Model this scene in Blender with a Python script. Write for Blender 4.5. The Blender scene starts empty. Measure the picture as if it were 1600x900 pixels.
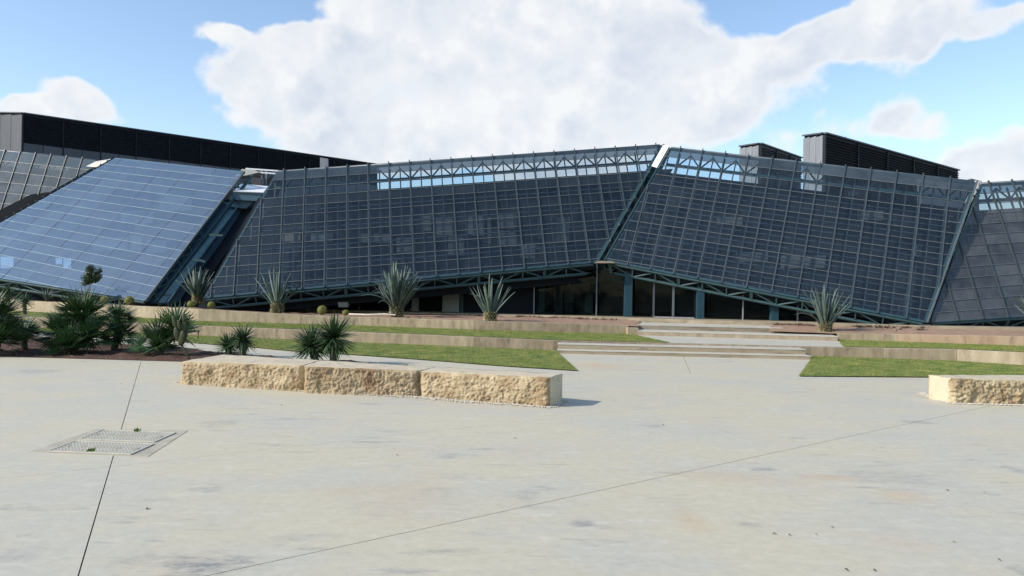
import bpy, bmesh, math, random
import numpy as np
from mathutils import Vector, Matrix, noise

random.seed(7)
rng = np.random.default_rng(7)
C = bpy.context.scene.collection
SC = bpy.context.scene

# ------------------------------------------------------------------ camera
F = 1220.0                      # focal length in photograph pixels (1600 wide)
EYE = Vector((0, 0, 1.65))
ROLL = math.radians(1.0)
PITCH = math.atan(5.0 / F)
fwd = Vector((0, math.cos(PITCH), math.sin(PITCH)))
up0 = Vector((0, -math.sin(PITCH), math.cos(PITCH)))
right = Vector((1, 0, 0)) * math.cos(ROLL) + up0 * math.sin(ROLL)
upv = -Vector((1, 0, 0)) * math.sin(ROLL) + up0 * math.cos(ROLL)
cam = bpy.data.cameras.new('camera')
cam.sensor_width = 36.0
cam.lens = 36.0 * F / 1600.0
cam.clip_end = 3000
camo = bpy.data.objects.new('camera', cam)
C.objects.link(camo)
m = Matrix.Identity(4)
for i, v in enumerate((right, upv, -fwd)):
    for j in range(3):
        m[j][i] = v[j]
m.translation = EYE
camo.matrix_world = m
SC.camera = camo

def ray(px, py):
    return (right * ((px - 800) / F) + upv * ((450 - py) / F) + fwd)
def at(px, py, Y):                       # point of the place at distance Y seen in direction px,py
    d = ray(px, py); return EYE + d * (Y / d.y)
def G(px, py, z=0.0):                    # point on the level z
    d = ray(px, py); return EYE + d * ((z - EYE.z) / d.z)
def onplane(px, py, p, n):
    d = ray(px, py); return EYE + d * ((p - EYE).dot(n) / d.dot(n))

# ------------------------------------------------------------------ sun, sky, exposure
SUN_EL = math.radians(33)
sun_h = Vector((-0.93, -0.36)).normalized()
to_sun = Vector((sun_h.x * math.cos(SUN_EL), sun_h.y * math.cos(SUN_EL), math.sin(SUN_EL)))
sl = bpy.data.lights.new('sun', 'SUN')
sl.energy = 3.2
sl.angle = math.radians(0.55)
sl.color = (1.0, 0.93, 0.82)
so = bpy.data.objects.new('sun', sl)
C.objects.link(so)
so.rotation_euler = (-to_sun).to_track_quat('-Z', 'Y').to_euler()
so.location = (-30, -10, 30)

SC.view_settings.view_transform = 'Standard'
SC.view_settings.look = 'None'
SC.view_settings.gamma = 1
SC.view_settings.exposure = 0.56
SC.cycles.transparent_max_bounces = 24
SC.cycles.max_bounces = 8

SKY_STRENGTH = 0.15
W = bpy.data.worlds.new('World')
SC.world = W
W.use_nodes = True
nt = W.node_tree
nt.nodes.clear()
def N(tree, typ, **kw):
    n = tree.nodes.new(typ)
    for k, v in kw.items():
        setattr(n, k, v)
    return n
def M(tree, op, a, b=None, c=None, clamp=False):
    n = tree.nodes.new('ShaderNodeMath'); n.operation = op; n.use_clamp = clamp
    for i, v in enumerate((a, b, c)):
        if v is None: continue
        if isinstance(v, (int, float)): n.inputs[i].default_value = v
        else: tree.links.new(v, n.inputs[i])
    return n.outputs[0]
def build_sky():
    t = nt
    L = t.links.new
    out = N(t, 'ShaderNodeOutputWorld')
    sky = N(t, 'ShaderNodeTexSky', sky_type='NISHITA')
    sky.sun_disc = False
    sky.sun_elevation = SUN_EL
    sky.sun_rotation = math.atan2(sun_h.x, sun_h.y)
    sky.air_density = 1.0; sky.dust_density = 0.6; sky.ozone_density = 1.4
    bg = N(t, 'ShaderNodeBackground'); bg.inputs['Strength'].default_value = SKY_STRENGTH
    L(sky.outputs[0], bg.inputs['Color'])
    tc = N(t, 'ShaderNodeTexCoord')
    sep = N(t, 'ShaderNodeSeparateXYZ'); L(tc.outputs['Generated'], sep.inputs[0])
    az = M(t, 'ARCTAN2', sep.outputs[0], sep.outputs[1])
    el = M(t, 'ARCSINE', sep.outputs[2])
    # slightly warped coordinates so that the cloud banks get uneven outlines
    wn = N(t, 'ShaderNodeTexNoise'); wn.inputs['Scale'].default_value = 7.0; wn.inputs['Detail'].default_value = 5.0
    L(tc.outputs['Generated'], wn.inputs['Vector'])
    ws = N(t, 'ShaderNodeSeparateColor'); L(wn.outputs['Color'], ws.inputs[0])
    azw = M(t, 'ADD', az, M(t, 'MULTIPLY', M(t, 'SUBTRACT', ws.outputs[0], 0.5), 0.16))
    elw = M(t, 'ADD', el, M(t, 'MULTIPLY', M(t, 'SUBTRACT', ws.outputs[1], 0.5), 0.10))
    fb = N(t, 'ShaderNodeTexNoise'); fb.inputs['Scale'].default_value = 13.0; fb.inputs['Detail'].default_value = 6.0; fb.inputs['Roughness'].default_value = 0.62
    L(tc.outputs['Generated'], fb.inputs['Vector'])
    vo = N(t, 'ShaderNodeTexVoronoi', feature='F1'); vo.inputs['Scale'].default_value = 12.0; vo.inputs['Detail'].default_value = 3.0; vo.inputs['Roughness'].default_value = 0.55
    L(tc.outputs['Generated'], vo.inputs['Vector'])
    low = N(t, 'ShaderNodeTexNoise'); low.inputs['Scale'].default_value = 2.1; low.inputs['Detail'].default_value = 3.0
    L(tc.outputs['Generated'], low.inputs['Vector'])
    # cloud banks: direction (through the picture's pixels), angular size, weight
    banks = [  # px, py, rx, ry, w
        (560, 130, 230, 75, 1.1), (820, 110, 310, 125, 1.25), (640, 215, 310, 60, 1.1), (960, 150, 240, 130, 0.9),
        (455, 110, 125, 50, 0.95), (600, 2, 120, 26, 0.75), (1230, 175, 230, 75, 0.50), (1130, 150, 60, 22, .35), (1200, 110, 70, 30, .3), (1330, 60, 110, 38, 0.75), (1440, 40, 130, 55, 0.95),
        (1470, 170, 90, 38, 0.95), (1575, 262, 90, 42, 1.7), (130, 156, 52, 34, 1.3), (12, 174, 42, 20, 1.5),
        (340, 45, 36, 15, 0.9), (150, 18, 22, 8, 0.4), (1590, 40, 50, 26, 0.8), (780, 20, 200, 50, 0.7),
        (150, 40, 250, 62, -0.6), (265, 190, 70, 60, -0.4), (1560, 140, 70, 75, -0.8), (1440, 245, 90, 18, -0.35), (1200, 20, 110, 40, -0.35), (1300, 150, 110, 34, -.25), (1430, 120, 70, 24, -.25),
        (340, 20, 150, 40, -0.2)]
    tot = None
    for (px, py, rx, ry, w) in banks:
        d = ray(px, py).normalized()
        a0 = math.atan2(d.x, d.y); e0 = math.asin(d.z)
        da = M(t, 'MULTIPLY', M(t, 'SUBTRACT', azw, a0), F / rx)
        de = M(t, 'MULTIPLY', M(t, 'SUBTRACT', elw, e0), F / ry)
        q = M(t, 'ADD', M(t, 'MULTIPLY', da, da), M(t, 'MULTIPLY', de, de))
        g = M(t, 'MULTIPLY', M(t, 'EXPONENT', M(t, 'MULTIPLY', M(t, 'MULTIPLY', q, q), -0.6)), w)
        tot = g if tot is None else M(t, 'ADD', tot, g)
    base = M(t, 'MULTIPLY', M(t, 'SUBTRACT', low.outputs[0], 0.50), 1.8)
    totc = M(t, 'MINIMUM', M(t, 'ADD', tot, base), 1.25)
    amp = M(t, 'SUBTRACT', 1.35, M(t, 'MULTIPLY', M(t, 'SUBTRACT', totc, 0.4, clamp=True), 0.85))
    dens = M(t, 'ADD', totc, M(t, 'MULTIPLY', M(t, 'ADD', M(t, 'MULTIPLY', M(t, 'SUBTRACT', fb.outputs[0], 0.5), 1.2), M(t, 'MULTIPLY', M(t, 'SUBTRACT', 0.50, vo.outputs['Distance']), 0.75)), amp))
    mr = N(t, 'ShaderNodeMapRange', interpolation_type='SMOOTHSTEP')
    mr.inputs['From Min'].default_value = 0.28; mr.inputs['From Max'].default_value = 0.86
    L(dens, mr.inputs['Value'])
    # cloud tone: bright rims, greyer thick middle
    fb2 = N(t, 'ShaderNodeTexNoise'); fb2.inputs['Scale'].default_value = 6.0; fb2.inputs['Detail'].default_value = 6.0
    mp = N(t, 'ShaderNodeMapping'); mp.inputs['Location'].default_value = (3.1, 1.7, 0.35); mp.inputs['Scale'].default_value = (1, 1, 1.7)
    L(tc.outputs['Generated'], mp.inputs['Vector']); L(mp.outputs[0], fb2.inputs['Vector'])
    off = N(t, 'ShaderNodeVectorMath', operation='ADD'); L(tc.outputs['Generated'], off.inputs[0])
    off.inputs[1].default_value = to_sun * 0.022 + Vector((0, 0, 0.012))
    fbs = N(t, 'ShaderNodeTexNoise'); fbs.inputs['Scale'].default_value = 13.0; fbs.inputs['Detail'].default_value = 5.0; fbs.inputs['Roughness'].default_value = 0.6
    L(off.outputs[0], fbs.inputs['Vector'])
    vos = N(t, 'ShaderNodeTexVoronoi', feature='F1'); vos.inputs['Scale'].default_value = 12.0; vos.inputs['Detail'].default_value = 3.0; vos.inputs['Roughness'].default_value = 0.55
    L(off.outputs[0], vos.inputs['Vector'])
    relief = M(t, 'ADD', M(t, 'MULTIPLY', M(t, 'SUBTRACT', fbs.outputs[0], fb.outputs[0]), 1.5), M(t, 'MULTIPLY', M(t, 'SUBTRACT', vo.outputs['Distance'], vos.outputs['Distance']), 1.1))
    thick = M(t, 'MULTIPLY', M(t, 'SUBTRACT', dens, 0.62, clamp=True), 1.6, clamp=True)
    broad = M(t, 'MULTIPLY', M(t, 'SUBTRACT', fb2.outputs[0], 0.44), 2.6)
    sh = M(t, 'MULTIPLY', thick, M(t, 'ADD', M(t, 'ADD', broad, relief), 0.40, clamp=True), clamp=True)
    cr = N(t, 'ShaderNodeMix', data_type='RGBA')
    L(sh, cr.inputs['Factor'])
    cr.inputs[6].default_value = (0.93, 0.94, 0.95, 1)
    cr.inputs[7].default_value = (0.60, 0.67, 0.79, 1)
    bgc = N(t, 'ShaderNodeBackground'); bgc.inputs['Strength'].default_value = 0.69
    L(cr.outputs[2], bgc.inputs['Color'])
    mix = N(t, 'ShaderNodeMixShader')
    horizon = M(t, 'MULTIPLY', M(t, 'ADD', sep.outputs[2], 0.02), 25.0, clamp=True)
    L(M(t, 'MULTIPLY', M(t, 'MULTIPLY', mr.outputs[0], 0.95), horizon), mix.inputs[0])
    L(bg.outputs[0], mix.inputs[1]); L(bgc.outputs[0], mix.inputs[2])
    L(mix.outputs[0], out.inputs[0])
build_sky()

# ------------------------------------------------------------------ object helpers
ORG = {}
def tag(o, label=None, cat=None, group=None, kind=None):
    if label: o['label'] = label
    if cat: o['category'] = cat
    if group: o['group'] = group
    if kind: o['kind'] = kind
    return o
def thing(name, loc, label, cat, group=None, rotz=0):
    o = bpy.data.objects.new(name, None); C.objects.link(o)
    o.location = loc; o.rotation_euler = (0, 0, rotz)
    o.empty_display_size = 0.3
    ORG[o.name] = Vector(loc)
    return tag(o, label, cat, group)
def obj(name, verts, faces, mat, parent=None, smooth=False):
    org = ORG.get(parent.name, Vector((0, 0, 0))) if parent else Vector((0, 0, 0))
    me = bpy.data.meshes.new(name)
    me.from_pydata([(v[0] - org.x, v[1] - org.y, v[2] - org.z) for v in verts], [], faces)
    me.materials.append(mat)
    if smooth: me.polygons.foreach_set('use_smooth', [True] * len(me.polygons))
    me.update()
    o = bpy.data.objects.new(name, me); C.objects.link(o)
    if parent:
        o.parent = parent; ORG[o.name] = org
    return o
def inst(name, mesh, parent, mat4):
    o = bpy.data.objects.new(name, mesh); C.objects.link(o)
    o.parent = parent; o.matrix_basis = mat4
    return o
class MB:
    def __init__(s): s.v = []; s.f = []
    def add(s, vs, fs):
        k = len(s.v); s.v += [tuple(v) for v in vs]; s.f += [tuple(i + k for i in f) for f in fs]
    def obj(s, name, mat, parent=None, smooth=False): return obj(name, s.v, s.f, mat, parent, smooth)
BOXF = [(0, 3, 2, 1), (4, 5, 6, 7), (0, 1, 5, 4), (1, 2, 6, 5), (2, 3, 7, 6), (3, 0, 4, 7)]
def bar(p0, p1, w, h, side):
    """box from p0 to p1, w along side, h along the third axis"""
    a = Vector(p1) - Vector(p0); a.normalize()
    s = Vector(side); s = s - a * s.dot(a); s.normalize()
    t = a.cross(s)
    vs = []
    for p in (Vector(p0), Vector(p1)):
        for (i, j) in ((-1, -1), (1, -1), (1, 1), (-1, 1)):
            vs.append(p + s * (i * w / 2) + t * (j * h / 2))
    return vs, BOXF
def boxv(x0, x1, y0, y1, z0, z1):
    return [(x0, y0, z0), (x1, y0, z0), (x1, y1, z0), (x0, y1, z0), (x0, y0, z1), (x1, y0, z1), (x1, y1, z1), (x0, y1, z1)], BOXF
def extrude(poly, off):
    n = len(poly); off = Vector(off)
    vs = [Vector(p) for p in poly] + [Vector(p) + off for p in poly]
    fs = [tuple(range(n)), tuple(range(2 * n - 1, n - 1, -1))]
    for i in range(n):
        j = (i + 1) % n
        fs.append((i, i + n, j + n, j))
    return vs, fs
def pxprism(pts, off=(0, 0.3, 0)):
    return extrude([at(*p) for p in pts], off)
def tube(path, radii, seg=8, cap=True):
    vs = []; fs = []
    n = len(path)
    for i, p in enumerate(path):
        p = Vector(p)
        a = Vector(path[min(i + 1, n - 1)]) - Vector(path[max(i - 1, 0)]); a.normalize()
        s = a.orthogonal() if abs(a.z) > .9 else a.cross(Vector((0, 0, 1)))
        s.normalize(); t = a.cross(s)
        for k in range(seg):
            th = 2 * math.pi * k / seg
            vs.append(p + (s * math.cos(th) + t * math.sin(th)) * radii[i])
    for i in range(n - 1):
        for k in range(seg):
            k2 = (k + 1) % seg
            fs.append((i * seg + k, i * seg + k2, (i + 1) * seg + k2, (i + 1) * seg + k))
    if cap:
        fs.append(tuple(range(seg - 1, -1, -1))); fs.append(tuple(range((n - 1) * seg, n * seg)))
    return vs, fs

# ------------------------------------------------------------------ materials
def mat(name, color, rough=0.7, var=0.15, scale=8.0, bump=0.0, bscale=60.0, metal=0.0, spec=0.4, objvar=0.0, color2=None, stretch=None, detail=6.0, dirt=0.0, dirtcol=(0.06, 0.05, 0.035), dscale=3.0, dstretch=(1.6, 1.6, 0.45)):
    mt = bpy.data.materials.new(name); mt.use_nodes = True
    t = mt.node_tree; L = t.links.new
    b = t.nodes['Principled BSDF']
    b.inputs['Roughness'].default_value = rough; b.inputs['Metallic'].default_value = metal
    b.inputs['Specular IOR Level'].default_value = spec
    geo = N(t, 'ShaderNodeNewGeometry')
    vec = geo.outputs['Position']
    if stretch:
        mp = N(t, 'ShaderNodeMapping'); mp.inputs['Scale'].default_value = stretch
        L(vec, mp.inputs['Vector']); vec = mp.outputs[0]
    nz = N(t, 'ShaderNodeTexNoise'); nz.inputs['Scale'].default_value = scale; nz.inputs['Detail'].default_value = detail
    nz.inputs['Roughness'].default_value = 0.6
    L(vec, nz.inputs['Vector'])
    fac = M(t, 'MULTIPLY', M(t, 'SUBTRACT', nz.outputs[0], 0.28), 2.2, clamp=True)
    mx = N(t, 'ShaderNodeMix', data_type='RGBA')
    c2 = color2 or tuple(c * (1 + var * 1.2) for c in color)
    c1 = color if color2 else tuple(c * (1 - var * 1.2) for c in color)
    mx.inputs[6].default_value = (*c1, 1); mx.inputs[7].default_value = (*c2, 1)
    L(fac, mx.inputs['Factor'])
    col = mx.outputs[2]
    if dirt:
        mpd = N(t, 'ShaderNodeMapping'); mpd.inputs['Scale'].default_value = dstretch; mpd.inputs['Location'].default_value = (3.3, 7.1, 1.9)
        L(geo.outputs['Position'], mpd.inputs['Vector'])
        nd = N(t, 'ShaderNodeTexNoise'); nd.inputs['Scale'].default_value = dscale; nd.inputs['Detail'].default_value = 9; nd.inputs['Roughness'].default_value = .68
        L(mpd.outputs[0], nd.inputs['Vector'])
        rd = N(t, 'ShaderNodeMapRange', interpolation_type='SMOOTHSTEP'); rd.inputs['From Min'].default_value = .5; rd.inputs['From Max'].default_value = .74; L(nd.outputs[0], rd.inputs['Value'])
        md = N(t, 'ShaderNodeMix', data_type='RGBA'); L(M(t, 'MULTIPLY', rd.outputs[0], dirt), md.inputs['Factor']); L(col, md.inputs[6]); md.inputs[7].default_value = (*dirtcol, 1); col = md.outputs[2]
    if objvar:
        oi = N(t, 'ShaderNodeObjectInfo')
        hs = N(t, 'ShaderNodeHueSaturation')
        L(col, hs.inputs['Color'])
        L(M(t, 'ADD', 1 - objvar, M(t, 'MULTIPLY', oi.outputs['Random'], 2 * objvar)), hs.inputs['Value'])
        L(M(t, 'ADD', 0.5 - objvar * .04, M(t, 'MULTIPLY', oi.outputs['Random'], objvar * .08)), hs.inputs['Hue'])
        col = hs.outputs[0]
    L(col, b.inputs['Base Color'])
    if bump:
        nb = N(t, 'ShaderNodeTexNoise'); nb.inputs['Scale'].default_value = bscale; nb.inputs['Detail'].default_value = 5
        L(geo.outputs['Position'], nb.inputs['Vector'])
        bp = N(t, 'ShaderNodeBump'); bp.inputs['Strength'].default_value = bump; bp.inputs['Distance'].default_value = 0.01
        L(nb.outputs[0], bp.inputs['Height']); L(bp.outputs[0], b.inputs['Normal'])
    return mt

def glass_mat(name, tint, refl, veil, veilcol=(0.42, 0.48, 0.53), wav=0.05, fm=1.2, gcol=(0.74, 0.93, 1.0)):
    mt = bpy.data.materials.new(name); mt.use_nodes = True
    t = mt.node_tree; L = t.links.new; t.nodes.clear()
    out = N(t, 'ShaderNodeOutputMaterial')
    tr = N(t, 'ShaderNodeBsdfTransparent'); tr.inputs[0].default_value = (*tint, 1)
    gl = N(t, 'ShaderNodeBsdfGlossy'); gl.inputs['Roughness'].default_value = 0.03; gl.inputs['Color'].default_value = (*gcol, 1)
    geo = N(t, 'ShaderNodeNewGeometry')
    nb = N(t, 'ShaderNodeTexNoise'); nb.inputs['Scale'].default_value = 1.3; nb.inputs['Detail'].default_value = 1
    L(geo.outputs['Position'], nb.inputs['Vector'])
    bp = N(t, 'ShaderNodeBump'); bp.inputs['Strength'].default_value = wav; bp.inputs['Distance'].default_value = 0.1
    L(nb.outputs[0], bp.inputs['Height']); L(bp.outputs[0], gl.inputs['Normal'])
    fr = N(t, 'ShaderNodeFresnel'); fr.inputs['IOR'].default_value = 1.5
    oi = N(t, 'ShaderNodeObjectInfo')
    df = N(t, 'ShaderNodeBsdfDiffuse'); df.inputs[0].default_value = (*veilcol, 1)  # diffuse veil mixed over the pane
    dn = N(t, 'ShaderNodeTexNoise'); dn.inputs['Scale'].default_value = 2.2; dn.inputs['Detail'].default_value = 7
    L(geo.outputs['Position'], dn.inputs['Vector'])
    m1 = N(t, 'ShaderNodeMixShader')
    dv = M(t, 'MULTIPLY', M(t, 'ADD', M(t, 'MULTIPLY', oi.outputs['Random'], 0.5), M(t, 'MULTIPLY', dn.outputs[0], 1.0)), veil, clamp=True)
    L(dv, m1.inputs[0]); L(tr.outputs[0], m1.inputs[1]); L(df.outputs[0], m1.inputs[2])
    m2 = N(t, 'ShaderNodeMixShader')
    # only the outer face mirrors
    L(M(t, 'MULTIPLY', M(t, 'ADD', M(t, 'MULTIPLY', fr.outputs[0], fm), refl), M(t, 'SUBTRACT', 1.0, geo.outputs['Backfacing']), clamp=True), m2.inputs[0])
    L(m1.outputs[0], m2.inputs[1]); L(gl.outputs[0], m2.inputs[2])
    L(m2.outputs[0], out.inputs[0])
    return mt

def concrete_plaza():
    mt = bpy.data.materials.new('plaza_concrete'); mt.use_nodes = True
    t = mt.node_tree; L = t.links.new
    b = t.nodes['Principled BSDF']; b.inputs['Specular IOR Level'].default_value = 0.35
    geo = N(t, 'ShaderNodeNewGeometry'); pos = geo.outputs['Position']
    def nz(scale, detail, rough=0.6, st=None, loc=(0, 0, 0)):
        v = pos
        mp = N(t, 'ShaderNodeMapping'); mp.inputs['Location'].default_value = loc
        if st: mp.inputs['Scale'].default_value = st
        L(v, mp.inputs['Vector'])
        n = N(t, 'ShaderNodeTexNoise'); n.inputs['Scale'].default_value = scale; n.inputs['Detail'].default_value = detail; n.inputs['Roughness'].default_value = rough
        L(mp.outputs[0], n.inputs['Vector']); return n.outputs[0]
    def ramp(v, a, c):
        r = N(t, 'ShaderNodeMapRange', interpolation_type='SMOOTHSTEP'); r.inputs['From Min'].default_value = a; r.inputs['From Max'].default_value = c
        L(v, r.inputs['Value']); return r.outputs[0]
    def mix(f, a, c):
        x = N(t, 'ShaderNodeMix', data_type='RGBA'); L(f, x.inputs['Factor'])
        for i, s in ((6, a), (7, c)):
            if isinstance(s, tuple): x.inputs[i].default_value = (*s, 1)
            else: L(s, x.inputs[i])
        return x.outputs[2]
    blotch = nz(0.45, 6, 0.62, (1, 1.3, 1))
    col = mix(ramp(blotch, 0.40, 0.62), (0.505, 0.46, 0.34), (0.465, 0.442, 0.365))
    warm = nz(0.8, 5, 0.6, None, (9, 4, 0))
    col = mix(M(t, 'MULTIPLY', ramp(warm, 0.54, 0.72), 0.75), col, (0.50, 0.435, 0.33))
    fine = nz(5, 8, 0.7, (0.5, 1.5, 1), (2, 2, 0))
    col = mix(M(t, 'MULTIPLY', ramp(fine, 0.5, 0.74), 0.75), col, (0.56, 0.53, 0.45))
    scuff = nz(2.6, 8, 0.72, (0.45, 1.6, 1), (5, 1, 0))
    patch = nz(0.33, 3, 0.5, None, (31, 12, 0))
    col = mix(M(t, 'MULTIPLY', M(t, 'MULTIPLY', ramp(scuff, 0.55, 0.66), ramp(patch, 0.42, 0.60)), 0.6), col, (0.27, 0.265, 0.25))
    specks = nz(28, 2, 0.5, None, (1, 1, 0))
    col = mix(M(t, 'MULTIPLY', ramp(specks, 0.70, 0.76), 0.35), col, (0.25, 0.23, 0.19))
    # tyre marks and old wet stains with their own places on the floor
    sc2 = nz(3.5, 7, 0.75, (0.6, 1.5, 1), (3, 8, 0))
    sc3 = nz(9, 8, 0.75, (0.7, 1.6, 1), (7, 3, 0))
    stains = [(310, 885, 90, 26, .8), (690, 862, 70, 10, .5), (325, 766, 34, 6, .45), (340, 662, 50, 8, .4), (910, 816, 26, 8, .6), (1195, 733, 26, 5, .65),
              (1020, 665, 26, 4, .5), (1435, 660, 32, 4, .55), (1590, 735, 24, 8, .6), (1170, 820, 40, 7, .5), (1590, 890, 26, 14, .5), (560, 610, 60, 8, .25),
              (820, 775, 40, 16, .35), (1380, 745, 120, 16, .3), (60, 580, 60, 5, .4), (300, 875, 180, 16, .35), (20, 870, 50, 20, .3), (450, 845, 60, 10, .4)]
    for (px, py, rx, ry, w) in stains:
        c = G(px, py); ex = abs(G(px + rx, py).x - c.x); ey = abs(G(px, py - ry).y - c.y)
        mp = N(t, 'ShaderNodeMapping', vector_type='POINT')
        mp.inputs['Location'].default_value = (-c.x / ex, -c.y / ey, 0); mp.inputs['Scale'].default_value = (1 / ex, 1 / ey, 0)
        L(pos, mp.inputs['Vector'])
        ln = N(t, 'ShaderNodeVectorMath', operation='LENGTH'); L(mp.outputs[0], ln.inputs[0])
        v = M(t, 'SUBTRACT', M(t, 'MULTIPLY', sc2, 2.1), M(t, 'MULTIPLY', ln.outputs['Value'], 0.75))
        col = mix(M(t, 'MULTIPLY', M(t, 'MULTIPLY', ramp(v, 0.35, 0.85), w * 0.8), M(t, 'ADD', .35, ramp(sc3, .42, .6))), col, (0.20, 0.205, 0.205))
    # red-brown earth washed over the concrete
    for (px, py, rx, ry, w) in [(930, 572, 70, 6, .5), (1080, 815, 40, 30, .45), (1290, 745, 70, 5, .45), (1410, 775, 50, 16, .4), (1130, 745, 140, 14, .3), (640, 770, 160, 40, .25)]:
        c = G(px, py); ex = abs(G(px + rx, py).x - c.x); ey = abs(G(px, py - ry).y - c.y)
        mp = N(t, 'ShaderNodeMapping'); mp.inputs['Location'].default_value = (-c.x / ex, -c.y / ey, 0); mp.inputs['Scale'].default_value = (1 / ex, 1 / ey, 0)
        L(pos, mp.inputs['Vector'])
        ln = N(t, 'ShaderNodeVectorMath', operation='LENGTH'); L(mp.outputs[0], ln.inputs[0])
        v = M(t, 'SUBTRACT', M(t, 'MULTIPLY', warm, 1.8), M(t, 'MULTIPLY', ln.outputs['Value'], 0.6))
        col = mix(M(t, 'MULTIPLY', ramp(v, 0.25, 0.9), w), col, (0.50, 0.36, 0.22))
    agg = nz(95, 3, 0.7, None, (4, 4, 0)); mot = nz(11, 6, 0.7, None, (8, 2, 0))
    hs = N(t, 'ShaderNodeHueSaturation'); L(col, hs.inputs['Color'])
    L(M(t, 'ADD', 0.68, M(t, 'ADD', M(t, 'MULTIPLY', agg, 0.28), M(t, 'MULTIPLY', mot, 0.36))), hs.inputs['Value']); col = hs.outputs[0]
    L(col, b.inputs['Base Color'])
    L(M(t, 'ADD', 0.55, M(t, 'MULTIPLY', fine, 0.35)), b.inputs['Roughness'])
    bp = N(t, 'ShaderNodeBump'); bp.inputs['Strength'].default_value = 0.25; bp.inputs['Distance'].default_value = 0.006
    L(M(t, 'ADD', nz(14, 8, 0.7), M(t, 'MULTIPLY', fine, 0.6)), bp.inputs['Height']); L(bp.outputs[0], b.inputs['Normal'])
    return mt

MT = {}
MT['plaza'] = concrete_plaza()
MT['joint'] = mat('joint_filler', (0.22, 0.20, 0.165), 0.9)
MT['mortar'] = mat('mortar', (0.47, 0.46, 0.41), 0.8, 0.1, 3)
MT['walk'] = mat('walk_concrete', (0.46, 0.435, 0.36), 0.75, 0.08, 2.0, 0.2, 30)
MT['wall'] = mat('retaining_concrete', (0.185, 0.145, 0.095), 0.85, 0.2, 2.2, 0.4, 25, objvar=0.16, color2=(0.34, 0.28, 0.195), stretch=(2.2, 2.2, 0.7), detail=9, dirt=.7)
MT['wall_pale_sunlit'] = mat('retaining_concrete_pale_sunlit', (0.26, 0.205, 0.135), 0.85, 0.2, 2.2, 0.4, 25, objvar=0.08, color2=(0.41, 0.345, 0.25), stretch=(2.2, 2.2, 0.7), detail=9, dirt=.55)  # paler wall concrete; sunlight on the turned panels painted into the tone
MT['wall_red'] = mat('retaining_concrete_ruddy', (0.34, 0.225, 0.145), 0.85, 0.2, 1.8, 0.4, 25, objvar=0.1, color2=(0.42, 0.32, 0.22), stretch=(1.5, 1.5, 0.5), dirt=.6)
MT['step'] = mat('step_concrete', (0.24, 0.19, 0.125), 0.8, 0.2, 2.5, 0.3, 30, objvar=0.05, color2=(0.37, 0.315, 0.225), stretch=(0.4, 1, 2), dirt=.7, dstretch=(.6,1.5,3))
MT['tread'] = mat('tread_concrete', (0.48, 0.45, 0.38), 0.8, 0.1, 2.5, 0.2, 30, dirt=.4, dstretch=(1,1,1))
MT['soil_dark'] = mat('dark_red_soil', (0.055, 0.024, 0.014), 0.95, 0.3, 6, 0.8, 40, color2=(0.105, 0.05, 0.03))
MT['soil'] = mat('pale_red_soil', (0.24, 0.14, 0.09), 0.95, 0.3, 4, 0.6, 40, color2=(0.37, 0.26, 0.18))
MT['ground'] = mat('dry_ground', (0.16, 0.13, 0.09), 0.95, 0.2, 0.3)
MT['steel'] = mat('teal_painted_steel', (0.034, 0.072, 0.082), 0.6, 0.12, 3, objvar=0.08, spec=0.25)
MT['column'] = mat('shaded_teal_column', (0.020, 0.055, 0.075), 0.6, 0.1, 2, spec=0.2)  # overhang's shadow darkened into the column colour
MT['beam'] = mat('blue_teal_beam', (0.050, 0.105, 0.145), 0.55, 0.12, 2, spec=0.3, objvar=0.06)
MT['steel_grey'] = mat('grey_teal_mullion', (0.042, 0.055, 0.062), 0.45, 0.1, 3, spec=0.5, objvar=0.08)
MT['transom'] = mat('pale_transom', (0.10, 0.12, 0.13), 0.4, 0.1, 3, spec=0.5, objvar=0.1)
MT['mull_blue'] = mat('pale_blue_mullion', (0.13, 0.19, 0.25), 0.4, 0.1, 3, objvar=0.08)
MT['trans_blue'] = mat('pale_blue_transom', (0.24, 0.32, 0.40), 0.4, 0.1, 3, objvar=0.12)
MT['inner_steel'] = mat('inner_frame_paint', (0.055, 0.07, 0.08), 0.5, 0.1, 3)
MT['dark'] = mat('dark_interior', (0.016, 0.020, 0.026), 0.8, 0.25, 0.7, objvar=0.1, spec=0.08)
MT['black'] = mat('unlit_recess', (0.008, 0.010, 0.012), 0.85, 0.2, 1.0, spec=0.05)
MT['ipanel'] = mat('interior_grey_board', (0.095, 0.094, 0.09), 0.8, 0.1, 2, objvar=0.2)
MT['flash_white'] = mat('white_flashing', (0.72, 0.74, 0.76), 0.5, 0.06, 3)
MT['flash_beige'] = mat('beige_flashing', (0.48, 0.47, 0.42), 0.6, 0.1, 3)
MT['clad_dark'] = mat('dark_louver_metal', (0.012, 0.015, 0.021), 0.6, 0.2, 2, objvar=0.1, spec=0.15)
MT['clad'] = mat('grey_zinc_cladding', (0.20, 0.215, 0.235), 0.55, 0.12, 1.5, objvar=0.1, stretch=(2, 2, 0.3))
MT['clad_mid'] = mat('mid_grey_cladding', (0.07, 0.08, 0.095), 0.6, 0.12, 1.5, objvar=0.15, stretch=(2, 2, 0.3))
MT['undercroft'] = mat('undercroft_wall', (0.28, 0.30, 0.28), 0.8, 0.08, 1.5)
MT['pale_window'] = mat('pale_blind', (0.55, 0.58, 0.50), 0.6, 0.1, 3)
MT['glass'] = glass_mat('facade_glass', (0.76, 0.82, 0.86), 0.0, 0.018, fm=1.0, wav=.02)
MT['glass_frit'] = glass_mat('fritted_top_glass', (0.37, 0.43, 0.47), 0.02, 0.12, (0.36, 0.43, 0.48))
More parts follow.
